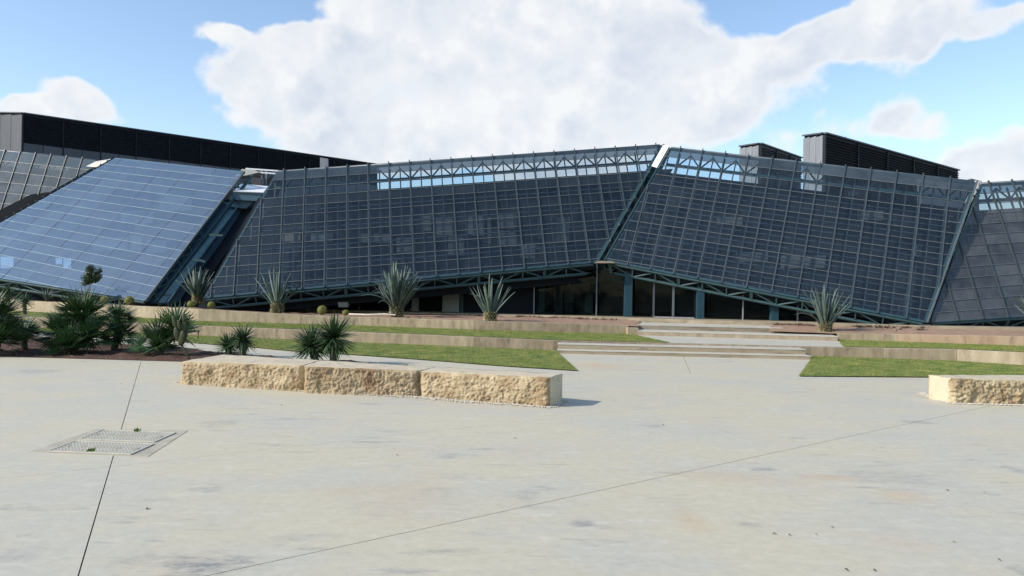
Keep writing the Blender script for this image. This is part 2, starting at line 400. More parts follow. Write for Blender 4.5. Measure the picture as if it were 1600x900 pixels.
MT['glass_blue'] = glass_mat('facade_glass_mirrored', (0.66, 0.76, 0.84), 0.19, 0.07, (0.44, 0.49, 0.53), gcol=(0.80, 0.94, 1.0))
MT['glass_milky'] = glass_mat('facade_glass_milky', (0.62, 0.66, 0.68), 0.0, 0.15, (0.40, 0.40, 0.41))  # heavier grey diffuse veil over these panes
MT['glass_base'] = glass_mat('entrance_glass', (0.62, 0.70, 0.70), 0.0, 0.004, fm=0.14)
MT['stone'] = mat('rough_limestone', (0.22, 0.145, 0.075), 0.92, 0.3, 3.5, 1.0, 55, objvar=0.07, color2=(0.51, 0.425, 0.28), detail=12, dirt=.8, dirtcol=(0.19, 0.095, 0.045), dscale=2.2, dstretch=(1,1,1))
MT['stone_top'] = mat('sawn_limestone', (0.50, 0.425, 0.30), 0.85, 0.1, 4, 0.3, 60, color2=(0.55, 0.475, 0.34), dirt=.4, dstretch=(1,1,1), dscale=5)
MT['pebble'] = mat('white_pebble', (0.34, 0.30, 0.23), 0.8, 0.3, 60, color2=(0.62, 0.57, 0.48))
MT['turf'] = mat('turf', (0.06, 0.12, 0.018), 0.95, 0.3, 2.2, 0.5, 80, color2=(0.25, 0.235, 0.065))
MT['blade'] = mat('grass_blade', (0.06, 0.15, 0.02), 0.8, 0.3, 2.2, color2=(0.33, 0.31, 0.08), spec=0.2)
MT['yucca'] = mat('yucca_leaf', (0.022, 0.05, 0.02), 0.5, 0.3, 5, objvar=0.45, color2=(0.06, 0.11, 0.045), spec=0.35)
MT['palm'] = mat('palm_frond', (0.018, 0.048, 0.014), 0.45, 0.3, 5, objvar=0.45, color2=(0.065, 0.125, 0.04), spec=0.4)
MT['dead'] = mat('dead_leaf', (0.28, 0.24, 0.17), 0.85, 0.3, 9, objvar=0.2)
MT['trunk'] = mat('fibrous_trunk', (0.10, 0.075, 0.05), 0.95, 0.3, 20, 0.8, 60)
MT['agave'] = mat('agave_leaf', (0.055, 0.085, 0.072), 0.55, 0.2, 6, objvar=0.3, color2=(0.12, 0.165, 0.142), spec=0.4)
MT['agave_stub'] = mat('agave_stub', (0.17, 0.15, 0.07), 0.7, 0.3, 25, objvar=0.25, color2=(0.42, 0.40, 0.20))
MT['core'] = mat('agave_core', (0.05, 0.042, 0.025), 0.9, 0.3, 20)
MT['cactus'] = mat('barrel_cactus', (0.10, 0.115, 0.022), 0.7, 0.3, 25, color2=(0.18, 0.17, 0.04))
MT['spine'] = mat('yellow_spine', (0.40, 0.34, 0.11), 0.6, 0.2, 30)
MT['nopal'] = mat('prickly_pear', (0.018, 0.022, 0.006), 0.6, 0.3, 9, color2=(0.045, 0.05, 0.014), objvar=0.2)
MT['treeleaf'] = mat('tree_leaf', (0.022, 0.04, 0.014), 0.6, 0.3, 3, color2=(0.06, 0.08, 0.03))
MT['bark'] = mat('pale_bark', (0.22, 0.18, 0.14), 0.9, 0.2, 20)
MT['cast'] = mat('cast_cover', (0.55, 0.52, 0.43), 0.6, 0.12, 6, 0.3, 60)
MT['cast_slot'] = mat('cover_slot', (0.36, 0.335, 0.27), 0.8)
MT['frame_conc'] = mat('cover_frame_concrete', (0.41, 0.375, 0.29), 0.85, 0.2, 4, 0.4, 50)
MT['plastic'] = mat('black_plastic', (0.02, 0.02, 0.02), 0.5)
MT['pipe'] = mat('pale_pipe', (0.62, 0.58, 0.50), 0.5, 0.1)
MT['twig'] = mat('dry_twig', (0.075, 0.045, 0.03), 0.95, 0.3, 20)
MT['rock'] = mat('rock', (0.22, 0.17, 0.13), 0.9, 0.3, 9, 0.6, 40)
MT['weed'] = mat('tiny_weed', (0.12, 0.20, 0.03), 0.8)
MT['litter'] = mat('dry_litter', (0.10, 0.07, 0.045), 0.9)
MT['whitefix'] = mat('white_fixture', (0.75, 0.76, 0.72), 0.6)

# ------------------------------------------------------------------ ground and plaza
def hor(px): return 455 + (px - 800) * math.tan(ROLL)
g = 900
o = obj('ground', [(-g, -g, -0.16), (g, -g, -0.16), (g, g, -0.16), (-g, g, -0.16)], [(0, 1, 2, 3)], MT['ground']); tag(o, kind='structure')

def clip_half(poly, p, n):
    out = []
    for i in range(len(poly)):
        a, b = poly[i], poly[(i + 1) % len(poly)]
        da = (a[0] - p[0]) * n[0] + (a[1] - p[1]) * n[1]; db = (b[0] - p[0]) * n[0] + (b[1] - p[1]) * n[1]
        if da >= 0: out.append(a)
        if da * db < 0:
            t = da / (da - db); out.append((a[0] + (b[0] - a[0]) * t, a[1] + (b[1] - a[1]) * t))
    return out
def split_polys(polys, a, b, gap):
    d = Vector((b[0] - a[0], b[1] - a[1])).normalized(); n = (-d.y, d.x)
    res = []
    for pl in polys:
        for s in (1, -1):
            nn = (n[0] * s, n[1] * s)
            q = clip_half(pl, (a[0] + nn[0] * gap / 2, a[1] + nn[1] * gap / 2), nn)
            if len(q) >= 3:
                area = abs(sum(q[i][0] * q[(i + 1) % len(q)][1] - q[(i + 1) % len(q)][0] * q[i][1] for i in range(len(q)))) / 2
                if area > 0.05: res.append(q)
    return res
plaza = obj('plaza', *boxv(-60, 60, -25, 40, -0.14, -0.03), MT['joint']); tag(plaza, kind='structure')
polys = [[(-60, -25), (60, -25), (60, 27), (-60, 40)]]
J = lambda a, b: (G(*a), G(*b))
a, b = J((903, 580.5), (1248, 588.5)); polys = split_polys(polys, a, b, 0.003)
d_ = (b - a); back = [q for q in polys if sum(d_.x * (p[1] - a.y) - d_.y * (p[0] - a.x) for p in q) > 0]
polys = [q for q in polys if q not in back]
a, b = J((1070, 562), (1081, 588)); back = split_polys(back, a, b, 0.010)
a, b = J((221, 563), (122, 900)); polys = split_polys(polys, a, b, 0.009)
a, b = J((1520, 640), (330, 898)); polys = split_polys(polys, a, b, 0.009)
a, b = J((0, 748), (980, 641)); polys = split_polys(polys, a, b, 0.004)
polys += back
for q in polys:
    vs, fs = extrude([(x, y, 0) for x, y in q], (0, 0, -0.029))
    obj('slab', vs, fs, MT['plaza'], plaza)
# access cover: concrete frame and two ribbed cast covers
def access_cover():
    corners = [G(46, 706), G(231, 714), G(294, 673), G(150, 671)]
    c = sum(corners, Vector()) / 4
    t = thing('access_cover', (c.x, c.y, 0), 'pale ribbed double access cover set in a concrete frame in the plaza', 'manhole cover')
    vs, fs = extrude([p + Vector((0, 0, 0.004)) for p in corners], (0, 0, -0.02)); obj('frame', vs, fs, MT['frame_conc'], t)
    def pz(px, py): return G(30 + px / 5.333, 650 + py / 5.333, 0.008)
    for quad in ([(240, 295), (930, 320), (1120, 235), (470, 209)], [(500, 195), (1128, 217), (1302, 140), (700, 116)]):
        A, B, D, E = [pz(*q) for q in quad]         # front-left, front-right, back-right, back-left
        vs, fs = extrude([A, B, D, E], (0, 0, -0.015)); cv = obj('cover', vs, fs, MT['cast_slot'], t)
        def bl(u, v): return (A * (1 - u) + B * u) * (1 - v) + (E * (1 - u) + D * u) * v
        studs = MB(); nu, nv = 24, 9
        for i in range(nu):
            for j in range(nv):
                u0, u1 = (i + .22) / nu, (i + .78) / nu; v0, v1 = (j + .22) / nv, (j + .78) / nv
                um, vm = (u0 + u1) / 2, (v0 + v1) / 2
                if (abs(vm - .5) < .05 and .3 < um < .72) or ((abs(um - .29) < .02 or abs(um - .73) < .02) and .35 < vm < .66): continue
                if (abs(um - .07) < .03 or abs(um - .93) < .03) and abs(vm - .5) < .12: continue
                vs, fs = extrude([bl(u0, v0), bl(u1, v0), bl(u1, v1), bl(u0, v1)], (0, 0, 0.003)); studs.add(vs, fs[1:])
        # plates between the studs so that only the slots stay dark
        s = studs.obj('tread_stud', MT['cast'], cv); s['kind'] = 'stuff'
        rim = MB()
        for p, q in ((A, B), (B, D), (D, E), (E, A)):
            rim.add(*bar(p + Vector((0, 0, .003)), q + Vector((0, 0, .003)), 0.010, 0.012, (0, 0, 1)))
        rim.obj('rim', MT['cast'], cv)
        h = MB(); h.add(*bar(bl(.3, .5), bl(.72, .5), 0.02, 0.012, (0, 1, 0))); h.obj('handle_bar', MT['cast_slot'], cv)
        for uu in (.07, .93):
            obj('lifting_slot', *bar(bl(uu - .025, .5) + Vector((0, 0, .004)), bl(uu + .025, .5) + Vector((0, 0, .004)), 0.05, 0.006, (0, 1, 0)), MT['cast_slot'], cv)
access_cover()
def weed(px, py, r, label):
    c = G(px, py, 0.01); mb = MB()
    for k in range(26):
        a = random.uniform(0, 6.28); rr = r * random.uniform(.2, 1); p = c + Vector((math.cos(a) * rr, math.sin(a) * rr, 0))
        q = p + Vector((random.uniform(-.02, .02), random.uniform(-.02, .02), random.uniform(.015, .045))); s = Vector((.008, .004, 0))
        mb.add([p - s, p + s, q], [(0, 1, 2)])
    tag(mb.obj('weed', MT['weed']), label, 'weed')
weed(141, 705, .035, 'small green weed growing at the front edge of the access cover')
weed(214, 674, .03, 'small green weed growing at the rear edge of the access cover')
lit = [(620, 711), (805, 685), (1036, 664), (1210, 834), (1234, 836), (1300, 824), (1480, 766), (1490, 847), (1561, 875), (1322, 890), (1366, 891), (440, 633), (190, 600), (1538, 770), (230, 795), (1275, 835)]
for px, py in lit:
    c = G(px, py, 0.004); a = random.uniform(0, 3.1); l = random.uniform(.012, .026)
    d = Vector((math.cos(a), math.sin(a), 0)) * l; s = Vector((-d.y, d.x, 0)) * .45
    vs = [c - d, c - s + Vector((0, 0, .006)), c + d + Vector((0, 0, .003)), c + s + Vector((0, 0, .008)), c + Vector((0, 0, .010))]
    o = obj('fallen_leaf', vs, [(0, 1, 4), (1, 2, 4), (2, 3, 4), (3, 0, 4)], MT['litter'])
    tag(o, 'tiny dry leaf fragment lying on the bare concrete plaza', 'leaf', 'dry leaf fragments on the plaza')

# ------------------------------------------------------------------ terraces
def interp(tab, x):
    if x <= tab[0][0]: i = 0
    elif x >= tab[-1][0]: i = len(tab) - 2
    else: i = max(k for k in range(len(tab) - 1) if tab[k][0] <= x)
    (x0, y0), (x1, y1) = tab[i], tab[i + 1]
    return y0 + (y1 - y0) * (x - x0) / (x1 - x0)
W1B = [(-200, 498), (60, 513), (210, 521), (560, 536), (865, 548), (1270, 557), (1495, 565), (1600, 572), (1800, 586)]
W1T = [(-200, 480), (60, 496), (210, 505), (560, 519), (865, 532), (1270, 542), (1495, 546), (1600, 551), (1800, 562)]
W2B = [(-200, 470), (45, 487), (310, 502), (560, 509), (782, 517), (985, 522), (1310, 531), (1600, 541), (1800, 549)]
W2T = [(-200, 452), (45, 470), (310, 483), (469, 492), (560, 495.5), (900, 506), (985, 509), (1310, 521), (1450, 523), (1600, 526), (1800, 533)]
PL = [(-200, 461), (338, 479), (580, 486), (820, 492), (980, 497), (1120, 501), (1600, 513), (1800, 518)]
Z2 = 0.31; ZP = 0.72
def w1(px): b = G(px, interp(W1B, px)); t = at(px, interp(W1T, px), b.y); return b, t
def w2(px): b = G(px, interp(W2B, px), Z2); t = at(px, interp(W2T, px), b.y); return b, t
def plp(px): return G(px, interp(PL, px), ZP)

def wall_panels(root, fn, breaks, mats, thick=0.28):
    for i in range(len(breaks) - 1):
        b0, t0 = fn(breaks[i]); b1, t1 = fn(breaks[i + 1])
        d = (b1 - b0); d.z = 0; d.normalize(); nrm = Vector((-d.y, d.x, 0))
        e = d * 0.003
        n = nrm * thick
        z0a, z0b = b0.z - .08, b1.z - .08
        c = 0.012
        P = lambda p, z: Vector((p.x, p.y, z))
        sec = []
        for (p, t_, z0, s) in ((b0 + e, t0, z0a, 1), (b1 - e, t1, z0b, -1)):
            sec.append([P(p, z0), P(p, t_.z - c), P(p + nrm * c, t_.z), P(p + n - nrm * c, t_.z), P(p + n, t_.z - c), P(p + n, z0)])
        vs = sec[0] + sec[1]
        fs = [(k, k + 6, (k + 1) % 6 + 6, (k + 1) % 6) for k in range(6)] + [tuple(range(6)), tuple(range(11, 5, -1))]
        obj('wall_panel', vs, fs, mats[i % len(mats)] if isinstance(mats, list) else mats, root)
def mid(fn, a, b): return (fn(a)[0] + fn(b)[0]) / 2
wl = thing('retaining_wall', mid(w1, 210, 865), 'low tan concrete wall behind the front lawn, running left of the stone blocks to the lower steps', 'wall', 'terrace retaining walls')
wall_panels(wl, w1, [-200, -90, 20, 130, 235, 340, 445, 540, 640, 740, 865], MT['wall'])
wr = thing('retaining_wall', mid(w1, 1270, 1600), 'low concrete wall behind the right lawn with a paler sunlit end', 'wall', 'terrace retaining walls')
wall_panels(wr, w1, [1266, 1380, 1495, 1600, 1700, 1800], [MT['wall'], MT['wall'], MT['wall_pale_sunlit'], MT['wall_pale_sunlit'], MT['wall_pale_sunlit']])  # right-hand panels take the painted sunlit tone
wm = thing('retaining_wall', mid(w1, 865, 1270), 'plain concrete kerb wall forming the top riser behind the lower steps', 'wall', 'terrace retaining walls')
wall_panels(wm, w1, [865, 1000, 1130, 1266], MT['wall'])
ul = thing('retaining_wall', mid(w2, 310, 985), 'upper concrete wall holding the agave bed, left of the upper steps', 'wall', 'terrace retaining walls')
wall_panels(ul, w2, [-200, -60, 45, 150, 230, 310, 390, 469, 560, 650, 740, 830, 905, 982], [MT['wall_pale_sunlit']] * 5 + [MT['wall']] * 8)  # left-hand panels take the painted sunlit tone
ur = thing('retaining_wall', mid(w2, 1310, 1600), 'upper ruddy concrete wall right of the upper steps', 'wall', 'terrace retaining walls')
wall_panels(ur, w2, [1308, 1402, 1508, 1600, 1700, 1800], [MT['wall'], MT['wall_red'], MT['wall_red'], MT['wall_red'], MT['wall_red']])

def sheet(name, front, back, mt, nv=8, bumpy=0.0, kind='structure', parent=None, lift=0.0, bs=2.0):
    """lofted ground sheet between two polylines of equal length"""
    vs = []; fs = []; nu = len(front)
    for i in range(nu):
        for j in range(nv + 1):
            p = front[i].lerp(back[i], j / nv)
            z = p.z + lift
            if bumpy and 0 < i < nu - 1: z += bumpy * max(0, noise.fractal(Vector((p.x * bs, p.y * bs, 0)), 0.8, 2, 4) + .35) * min(1, j / 1.5 + .15) * min(1, (nv - j) / 1.5 + .15)
            vs.append((p.x, p.y, z))
    for i in range(nu - 1):
        for j in range(nv):
            a = i * (nv + 1) + j
            fs.append((a, a + nv + 1, a + nv + 2, a + 1))
    o = obj(name, vs, fs, mt, parent, smooth=True); o['kind'] = kind
    return o
# front lawn (left)
LF = [(-200, 510), (60, 520), (215, 528), (291, 535), (340, 539), (398, 543), (458, 549), (560, 555), (684, 564), (782, 572), (903, 579.5)]
def lin(a, b, n): return [a + (b - a) * i / n for i in range(n + 1)]
lawn_areas = []
def lawn(name_front, name_back):
    s = sheet('lawn', name_front, name_back, MT['turf'], 6, 0.0, lift=0.012)
    lawn_areas.append((name_front, name_back))
    return s
n = 40
fx = lin(-200, 903, n); bx = lin(-200, 868, n)
lawn([G(x, interp(LF, x), 0.01) for x in fx], [w1(x)[0] + Vector((0, 0.02, .01)) for x in bx])
RF = [(1248, 588), (1450, 589.5), (1600, 592), (1800, 596)]
fx = lin(1248, 1790, 16); bx = lin(1271, 1800, 16)
lawn([G(x, interp(RF, x), 0.01) for x in fx], [w1(x)[0] + Vector((0, 0.02, .01)) for x in bx])
# second terrace: base sheet, walkway, lawns
xs = lin(-200, 1800, 60)
sheet('terrace_base', [Vector((w1(x)[1].x, w1(x)[1].y + .15, w1(x)[1].z - .03)) for x in xs], [w2(x)[0] + Vector((0, .1, -.03)) for x in xs], MT['walk'], 2)
def w1back(px, dz=0.0):
    b, t = w1(px); return Vector((t.x, t.y + .285, t.z + dz))
fx = lin(-200, 1051, 34); bx = lin(-200, 985, 34)
lawn([w1back(min(x, 1051), -.005) for x in fx], [w2(x)[0] + Vector((0, 0.02, 0)) for x in bx])
fx = lin(1325, 1800, 16); bx = lin(1309, 1800, 16)
lawn([w1back(x, -.005) for x in fx], [w2(x)[0] + Vector((0, 0.02, 0)) for x in bx])
fx = lin(1040, 1330, 10); bx = lin(980, 1312, 10)
sheet('walkway', [w1back(x, -.008) for x in fx], [w2(x)[0] + Vector((0, .05, -.002)) for x in bx], MT['walk'], 2)

def grass():
    P = []
    for front, back in lawn_areas:
        for i in range(len(front) - 1):
            f0, f1, b0, b1 = front[i], front[i + 1], back[i], back[i + 1]
            area = ((f1 - f0).cross(b0 - f0).length + (b1 - b0).cross(f1 - b1).length) / 2
            d = (f0 - EYE).length
            if d > 33: k = int(area * 250)
            else: k = int(area * 950)
            u = rng.random(k)[:, None]; v = rng.random(k)[:, None]
            F0, F1, B0, B1 = [np.array(q) for q in (f0, f1, b0, b1)]
            P.append((F0 * (1 - u) + F1 * u) * (1 - v) + (B0 * (1 - u) + B1 * u) * v)
    P = np.concatenate(P); k = len(P)
    a = rng.random(k) * 6.283; h = rng.uniform(.015, .042, k); w = rng.uniform(.004, .009, k); ln = rng.normal(0, .025, (k, 2))
    s = np.stack([np.cos(a) * w, np.sin(a) * w, np.zeros(k)], 1)
    top = P + np.concatenate([ln, h[:, None]], 1)
    V = np.stack([P - s, P + s, top], 1).reshape(-1, 3)
    me = bpy.data.meshes.new('grass')
    me.vertices.add(3 * k); me.vertices.foreach_set('co', V.astype(np.float32).ravel())
    me.loops.add(3 * k); me.loops.foreach_set('vertex_index', np.arange(3 * k, dtype=np.int32))
    me.polygons.add(k); me.polygons.foreach_set('loop_start', np.arange(0, 3 * k, 3, dtype=np.int32)); me.polygons.foreach_set('loop_total', np.full(k, 3, np.int32))
    me.update(calc_edges=True); me.materials.append(MT['blade'])
    o = bpy.data.objects.new('grass', me); C.objects.link(o)
    tag(o, 'short green and yellowing grass on the terrace lawns', 'grass', None, 'stuff')
grass()

# planting bed in front (dark soil), upper bed (pale soil), plinth
BF = [(-200, 550), (0, 557), (283, 565), (480, 571), (680, 577)]
BB = [(-200, 520), (60, 526), (215, 540), (293, 544), (340, 551), (385, 553.5), (440, 559.5), (560, 567), (627, 573), (682, 577)]
xs = lin(-200, 680, 120)
sheet('soil_bed', [G(x, interp(BF, x), 0.004) for x in xs], [G(x, max(interp(BB, x) - 0, 0), 0.004) for x in xs], MT['soil_dark'], 16, 0.07)
xs = lin(-200, 985, 60)
def bedline(xs):
    f = []; b = []
    for x in xs:
        t = w2(x)[1]; f.append(Vector((t.x, t.y + .26, t.z - .02)))
        p = plp(x); b.append(Vector((p.x, p.y + .02, ZP - .09)))
    return f, b
sheet('planting_bed', *bedline(lin(-200, 1000, 100)), MT['soil'], 8, 0.05)
sheet('planting_bed', *bedline(lin(1205, 1800, 60)), MT['soil'], 8, 0.05)
# plinth: paving in front of the building with a concrete edge
xs = lin(-200, 1800, 40)
front = [plp(x) for x in xs]
vs = []; fs = []
for p in front:
    vs += [(p.x, p.y, ZP - .4), (p.x, p.y, ZP - .01), (p.x, p.y + .012, ZP), (p.x + 6, p.y + 22, ZP)]
for i in range(len(front) - 1):
    for j in range(3):
        a = i * 4 + j; fs.append((a, a + 4, a + 5, a + 1))
o = obj('pavement', vs, fs, MT['step']); tag(o, kind='structure')

# steps
def steps_lower():
    z1, z2 = 0.10, 0.235
    t = thing('steps', G(1068, 560), 'two wide low concrete steps rising from the plaza between the front lawns', 'steps')
    a1, b1 = G(871, 552.5), G(1266, 562)
    d = (b1 - a1).normalized(); nrm = Vector((-d.y, d.x, 0))
    aw = w1(865)[0]; bw = w1(1266)[0]
    ta, tb = at(866, 534, 0), None
    L2 = G(865, 541, z1)
    def block(name, a, b, z0, z1_, depth, mt):
        vs, fs = extrude([Vector((a.x, a.y, z0)), Vector((b.x, b.y, z0)), Vector((b.x, b.y, z0)) + nrm * depth, Vector((a.x, a.y, z0)) + nrm * depth], (0, 0, z1_ - z0))
        return obj(name, vs, [f[::-1] for f in fs], mt, t)
    k = 0
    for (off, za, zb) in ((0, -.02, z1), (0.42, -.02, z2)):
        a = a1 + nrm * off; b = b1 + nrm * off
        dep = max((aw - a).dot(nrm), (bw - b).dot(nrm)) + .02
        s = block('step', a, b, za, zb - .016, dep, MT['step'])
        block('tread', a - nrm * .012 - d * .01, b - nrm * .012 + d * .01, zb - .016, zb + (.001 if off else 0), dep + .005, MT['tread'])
steps_lower()
def steps_upper():
    t = thing('steps', G(1150, 525, Z2), 'upper flight of concrete steps leading to the glass entrance doors', 'steps')
    rows = [((997, 524), (1309, 532.5), Z2, 0.44, (997, 517)), ((983, 0), (1222, 0), Z2, 0.575, None)]
    a, b = G(996, 523.5, Z2), G(1309, 532.5, Z2)
    d = (b - a).normalized(); nrm = Vector((-d.y, d.x, 0))
    def block(name, p, q, z0, z1, dep, mt):
        vs, fs = extrude([Vector((p.x, p.y, z0)), Vector((q.x, q.y, z0)), Vector((q.x, q.y, z0)) + nrm * dep, Vector((p.x, p.y, z0)) + nrm * dep], (0, 0, z1 - z0))
        obj(name, vs, [f[::-1] for f in fs], mt, t)
    block('step', a, b, Z2 - .05, .425, 1.2, MT['wall_pale_sunlit']); block('tread', a - nrm * .01, b - nrm * .01, .425, .445, 1.2, MT['tread'])
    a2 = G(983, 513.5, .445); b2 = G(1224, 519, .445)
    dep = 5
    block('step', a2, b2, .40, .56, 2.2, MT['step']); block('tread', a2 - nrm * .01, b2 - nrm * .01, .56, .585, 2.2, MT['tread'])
    # end block at the left of the flight
    c0 = G(981, 523, Z2); vs, fs = boxv(c0.x, c0.x + .34, c0.y - .02, c0.y + .5, Z2 - .05, .53); obj('cheek_block', vs, fs, MT['wall_pale_sunlit'], t)
steps_upper()

# ------------------------------------------------------------------ stone blocks
def hexblock(name, c, label, nx, ny, nz, rough_sides, amp, seed):
    """c: bottom fl, fr, br, bl then top fl, fr, br, bl"""
    def P(u, v, w):
        b = (c[0] * (1 - u) + c[1] * u) * (1 - v) + (c[3] * (1 - u) + c[2] * u) * v
        tt = (c[4] * (1 - u) + c[5] * u) * (1 - v) + (c[7] * (1 - u) + c[6] * u) * v
        return b * (1 - w) + tt * w
    bm = bmesh.new()
    ctr = sum(c, Vector()) / 8
    def face(fn, na, nb, nrm, am, top=False):
        grid = []
        for i in range(na + 1):
            row = []
            for j in range(nb + 1):
                u, v, w = fn(i / na, j / nb)
                p = P(u, v, w)
                e = 1.0
                q = p * 1.0 + Vector((seed, 0, 0))
                big = noise.fractal(q * 1.9, .9, 2.0, 3); hi = noise.fractal(q * 22, .7, 2.0, 4); pit = max(0, noise.noise(q * 13) - .15)
                f = noise.fractal(q * 6.0, 0.8, 2.1, 5)
                rid = abs(noise.noise(q * Vector((3.2, 3.2, 4.5)).x))
                front_w = max(0, 1 - v * 7) if True else 0
                disp = 0
                # rock-faced front: hollows and knobs, dying out at the sawn top edge
                edge = min(1, (1 - w) * 9)
                if 'f' in rough_sides:
                    disp = am * (0.55 * big + (0.42 + .3 * noise.noise(q * 1.3)) * f + .35 * rid + .30 * hi - .5 * pit - 0.9 * max(0, 1 - min(u, 1 - u) * 30) ** 2) * front_w * edge
                    p = p + Vector((0, -1, 0)) * (disp + am * .18 * front_w * edge)
                if 'l' in rough_sides:
                    lw = max(0, 1 - u * 14)
                    p = p + Vector((-1, 0, 0)) * am * .6 * (big + .6 * f) * lw * edge
                rw = max(0, 1 - (1 - u) * 16)
                p = p + Vector((0, 1, 0)) * .03 * rw * rw * front_w            # softened end arris
                if w > .98: p.z += .006 * f + .008 * noise.noise(q * 3)
                if w < .05: p.z -= .02
                row.append(bm.verts.new(p))
            grid.append(row)
        for i in range(na):
            for j in range(nb):
                fc = bm.faces.new((grid[i][j], grid[i + 1][j], grid[i + 1][j + 1], grid[i][j + 1]))
                fc.material_index = 1 if top else 0
                fc.smooth = True
    face(lambda a, b: (a, 0, b), nx, nz, None, amp)
    face(lambda a, b: (a, b, 1), nx, ny, None, amp, True)
    face(lambda a, b: (1, a, b), ny, nz, None, amp, 'r' not in rough_sides)
    face(lambda a, b: (0, 1 - a, b), ny, nz, None, amp, 'l' not in rough_sides)
    face(lambda a, b: (1 - a, 1, b), nx, nz, None, amp)
    bmesh.ops.remove_doubles(bm, verts=bm.verts, dist=0.0008)
    org = Vector((ctr.x, ctr.y, 0))
    bmesh.ops.translate(bm, vec=-org, verts=bm.verts)
    me = bpy.data.meshes.new(name); bm.to_mesh(me); bm.free()
    me.materials.append(MT['stone']); me.materials.append(MT['stone_top'])
    o = bpy.data.objects.new(name, me); C.objects.link(o); o.location = org
    tag(o, label, 'stone block', 'limestone bench blocks on the plaza')
    return o
def col(px_b, py_b, py_t):
    b = G(px_b, py_b); return b, at(px_b, py_t, b.y)
def mkblock(fl, fr, bl_top, br_top, *a):
    (b0, t0), (b1, t1) = fl, fr
    tb0 = G(*bl_top, t0.z); tb1 = G(*br_top, t1.z)
    return hexblock('stone_block', [b0, b1, Vector((tb1.x, tb1.y, 0)), Vector((tb0.x, tb0.y, 0)), t0, t1, tb1, tb0], *a)
mkblock(col(284, 600, 565), col(472.5, 612, 571), (350, 554), (500, 562.5), 'rough sandy limestone block, leftmost of the row of three', 170, 14, 44, 'fl', .058, 0.0)
mkblock(col(474.5, 614, 572), col(654.5, 620, 579.5), (502, 562.7), (681, 573), 'rough limestone block in the middle of the row of three', 170, 14, 44, 'f', .066, 11.3)
mkblock(col(657, 620, 580), col(860, 637, 589.5), (683, 573.2), (879, 584), 'rough ruddy limestone block with a sawn right end, rightmost of the three', 180, 14, 48, 'f', .056, 27.1)
bfl = col(1486, 630, 591.5); bbl = G(1451, 586, bfl[1].z)
far = G(1486, 630) + Vector((2.3, -0.10, 0))
mkR = [bfl[0], far, far + Vector((.12, 1.1, 0)), Vector((bbl.x, bbl.y, 0)), bfl[1], far + Vector((0, 0, .385)), far + Vector((.12, 1.1, .385)), bbl]
hexblock('stone_block', mkR, 'rough limestone block with a smooth sunlit end, alone at the right edge of the plaza', 180, 14, 44, 'f', .075, 40.7)

def gravel(name, pts, wid, dens, label):
    mb = MB()
    for i in range(len(pts) - 1):
        a, b = pts[i], pts[i + 1]; L = (b - a).length; d = (b - a).normalized(); nn = Vector((d.y, -d.x, 0))
        w0 = wid[i]; w1_ = wid[i + 1]
        for k in range(int(L * dens)):
            s = random.random(); r = abs(random.gauss(0, .45)); p = a.lerp(b, s) + nn * (min(r, 1.3) * (w0 + (w1_ - w0) * s)) - nn * .03
            R = random.uniform(.009, .021); M3 = Matrix.Rotation(random.uniform(0, 6), 3, 'Z') @ Matrix.Diagonal((1.2, .9, .7))
            vs = [p + M3 @ Vector(v) * R + Vector((0, 0, R * .5)) for v in ((1, 0, 0), (0, 1, 0), (-1, 0, 0), (0, -1, 0), (0, 0, 1), (0, 0, -1))]
            mb.add(vs, [(0, 1, 4), (1, 2, 4), (2, 3, 4), (3, 0, 4), (1, 0, 5), (2, 1, 5), (3, 2, 5), (0, 3, 5)])
    o = mb.obj(name, MT['pebble']); tag(o, label, 'gravel', None, 'stuff')
gravel('gravel', [G(278, 596), G(284, 600), G(380, 606), G(474, 612), G(560, 616), G(655, 621), G(700, 625), G(780, 631), G(862, 637), G(884, 627)], [.05, .05, .05, .05, .12, .13, .17, .15, .09, .05], 300, 'strip of small white pebbles along the foot of the three blocks')
gravel('gravel', [G(1443, 614), G(1451, 620), G(1486, 631), G(1600, 634), G(1680, 638)], [.14, .16, .07, .09, .09], 300, 'strip of small white pebbles along the foot of the right block')

# ------------------------------------------------------------------ the building
bo = at(900, 495, 34); bo.z = ZP
B = thing('museum_building', (bo.x, bo.y, ZP), 'long folded glass building with leaning glazed facades, teal steel trusses and dark louvred roof blocks', 'building')
def bpart(name, vs, fs, mt, parent=None, smooth=False): return obj(name, vs, fs, mt, parent or B, smooth)

def clip_poly(poly, a, b, c):   # keep a*u+b*v+c >= 0
    out = []
    for i in range(len(poly)):
        p, q = poly[i], poly[(i + 1) % len(poly)]
        dp = a * p[0] + b * p[1] + c; dq = a * q[0] + b * q[1] + c
        if dp >= 0: out.append(p)
        if dp * dq < 0:
            t = dp / (dp - dq); out.append((p[0] + (q[0] - p[0]) * t, p[1] + (q[1] - p[1]) * t))
    return out
def line_clip(poly, u=None, v=None):
    """span of the line u=const (or v=const) inside a convex polygon"""
    k = 0 if u is not None else 1; c = u if u is not None else v
    hits = []
    for i in range(len(poly)):
        p, q = poly[i], poly[(i + 1) % len(poly)]
        if (p[k] - c) * (q[k] - c) < 0:
            t = (c - p[k]) / (q[k] - p[k]); hits.append(p[1 - k] + (q[1 - k] - p[1 - k]) * t)
    if len(hits) < 2: return None
    return min(hits), max(hits)

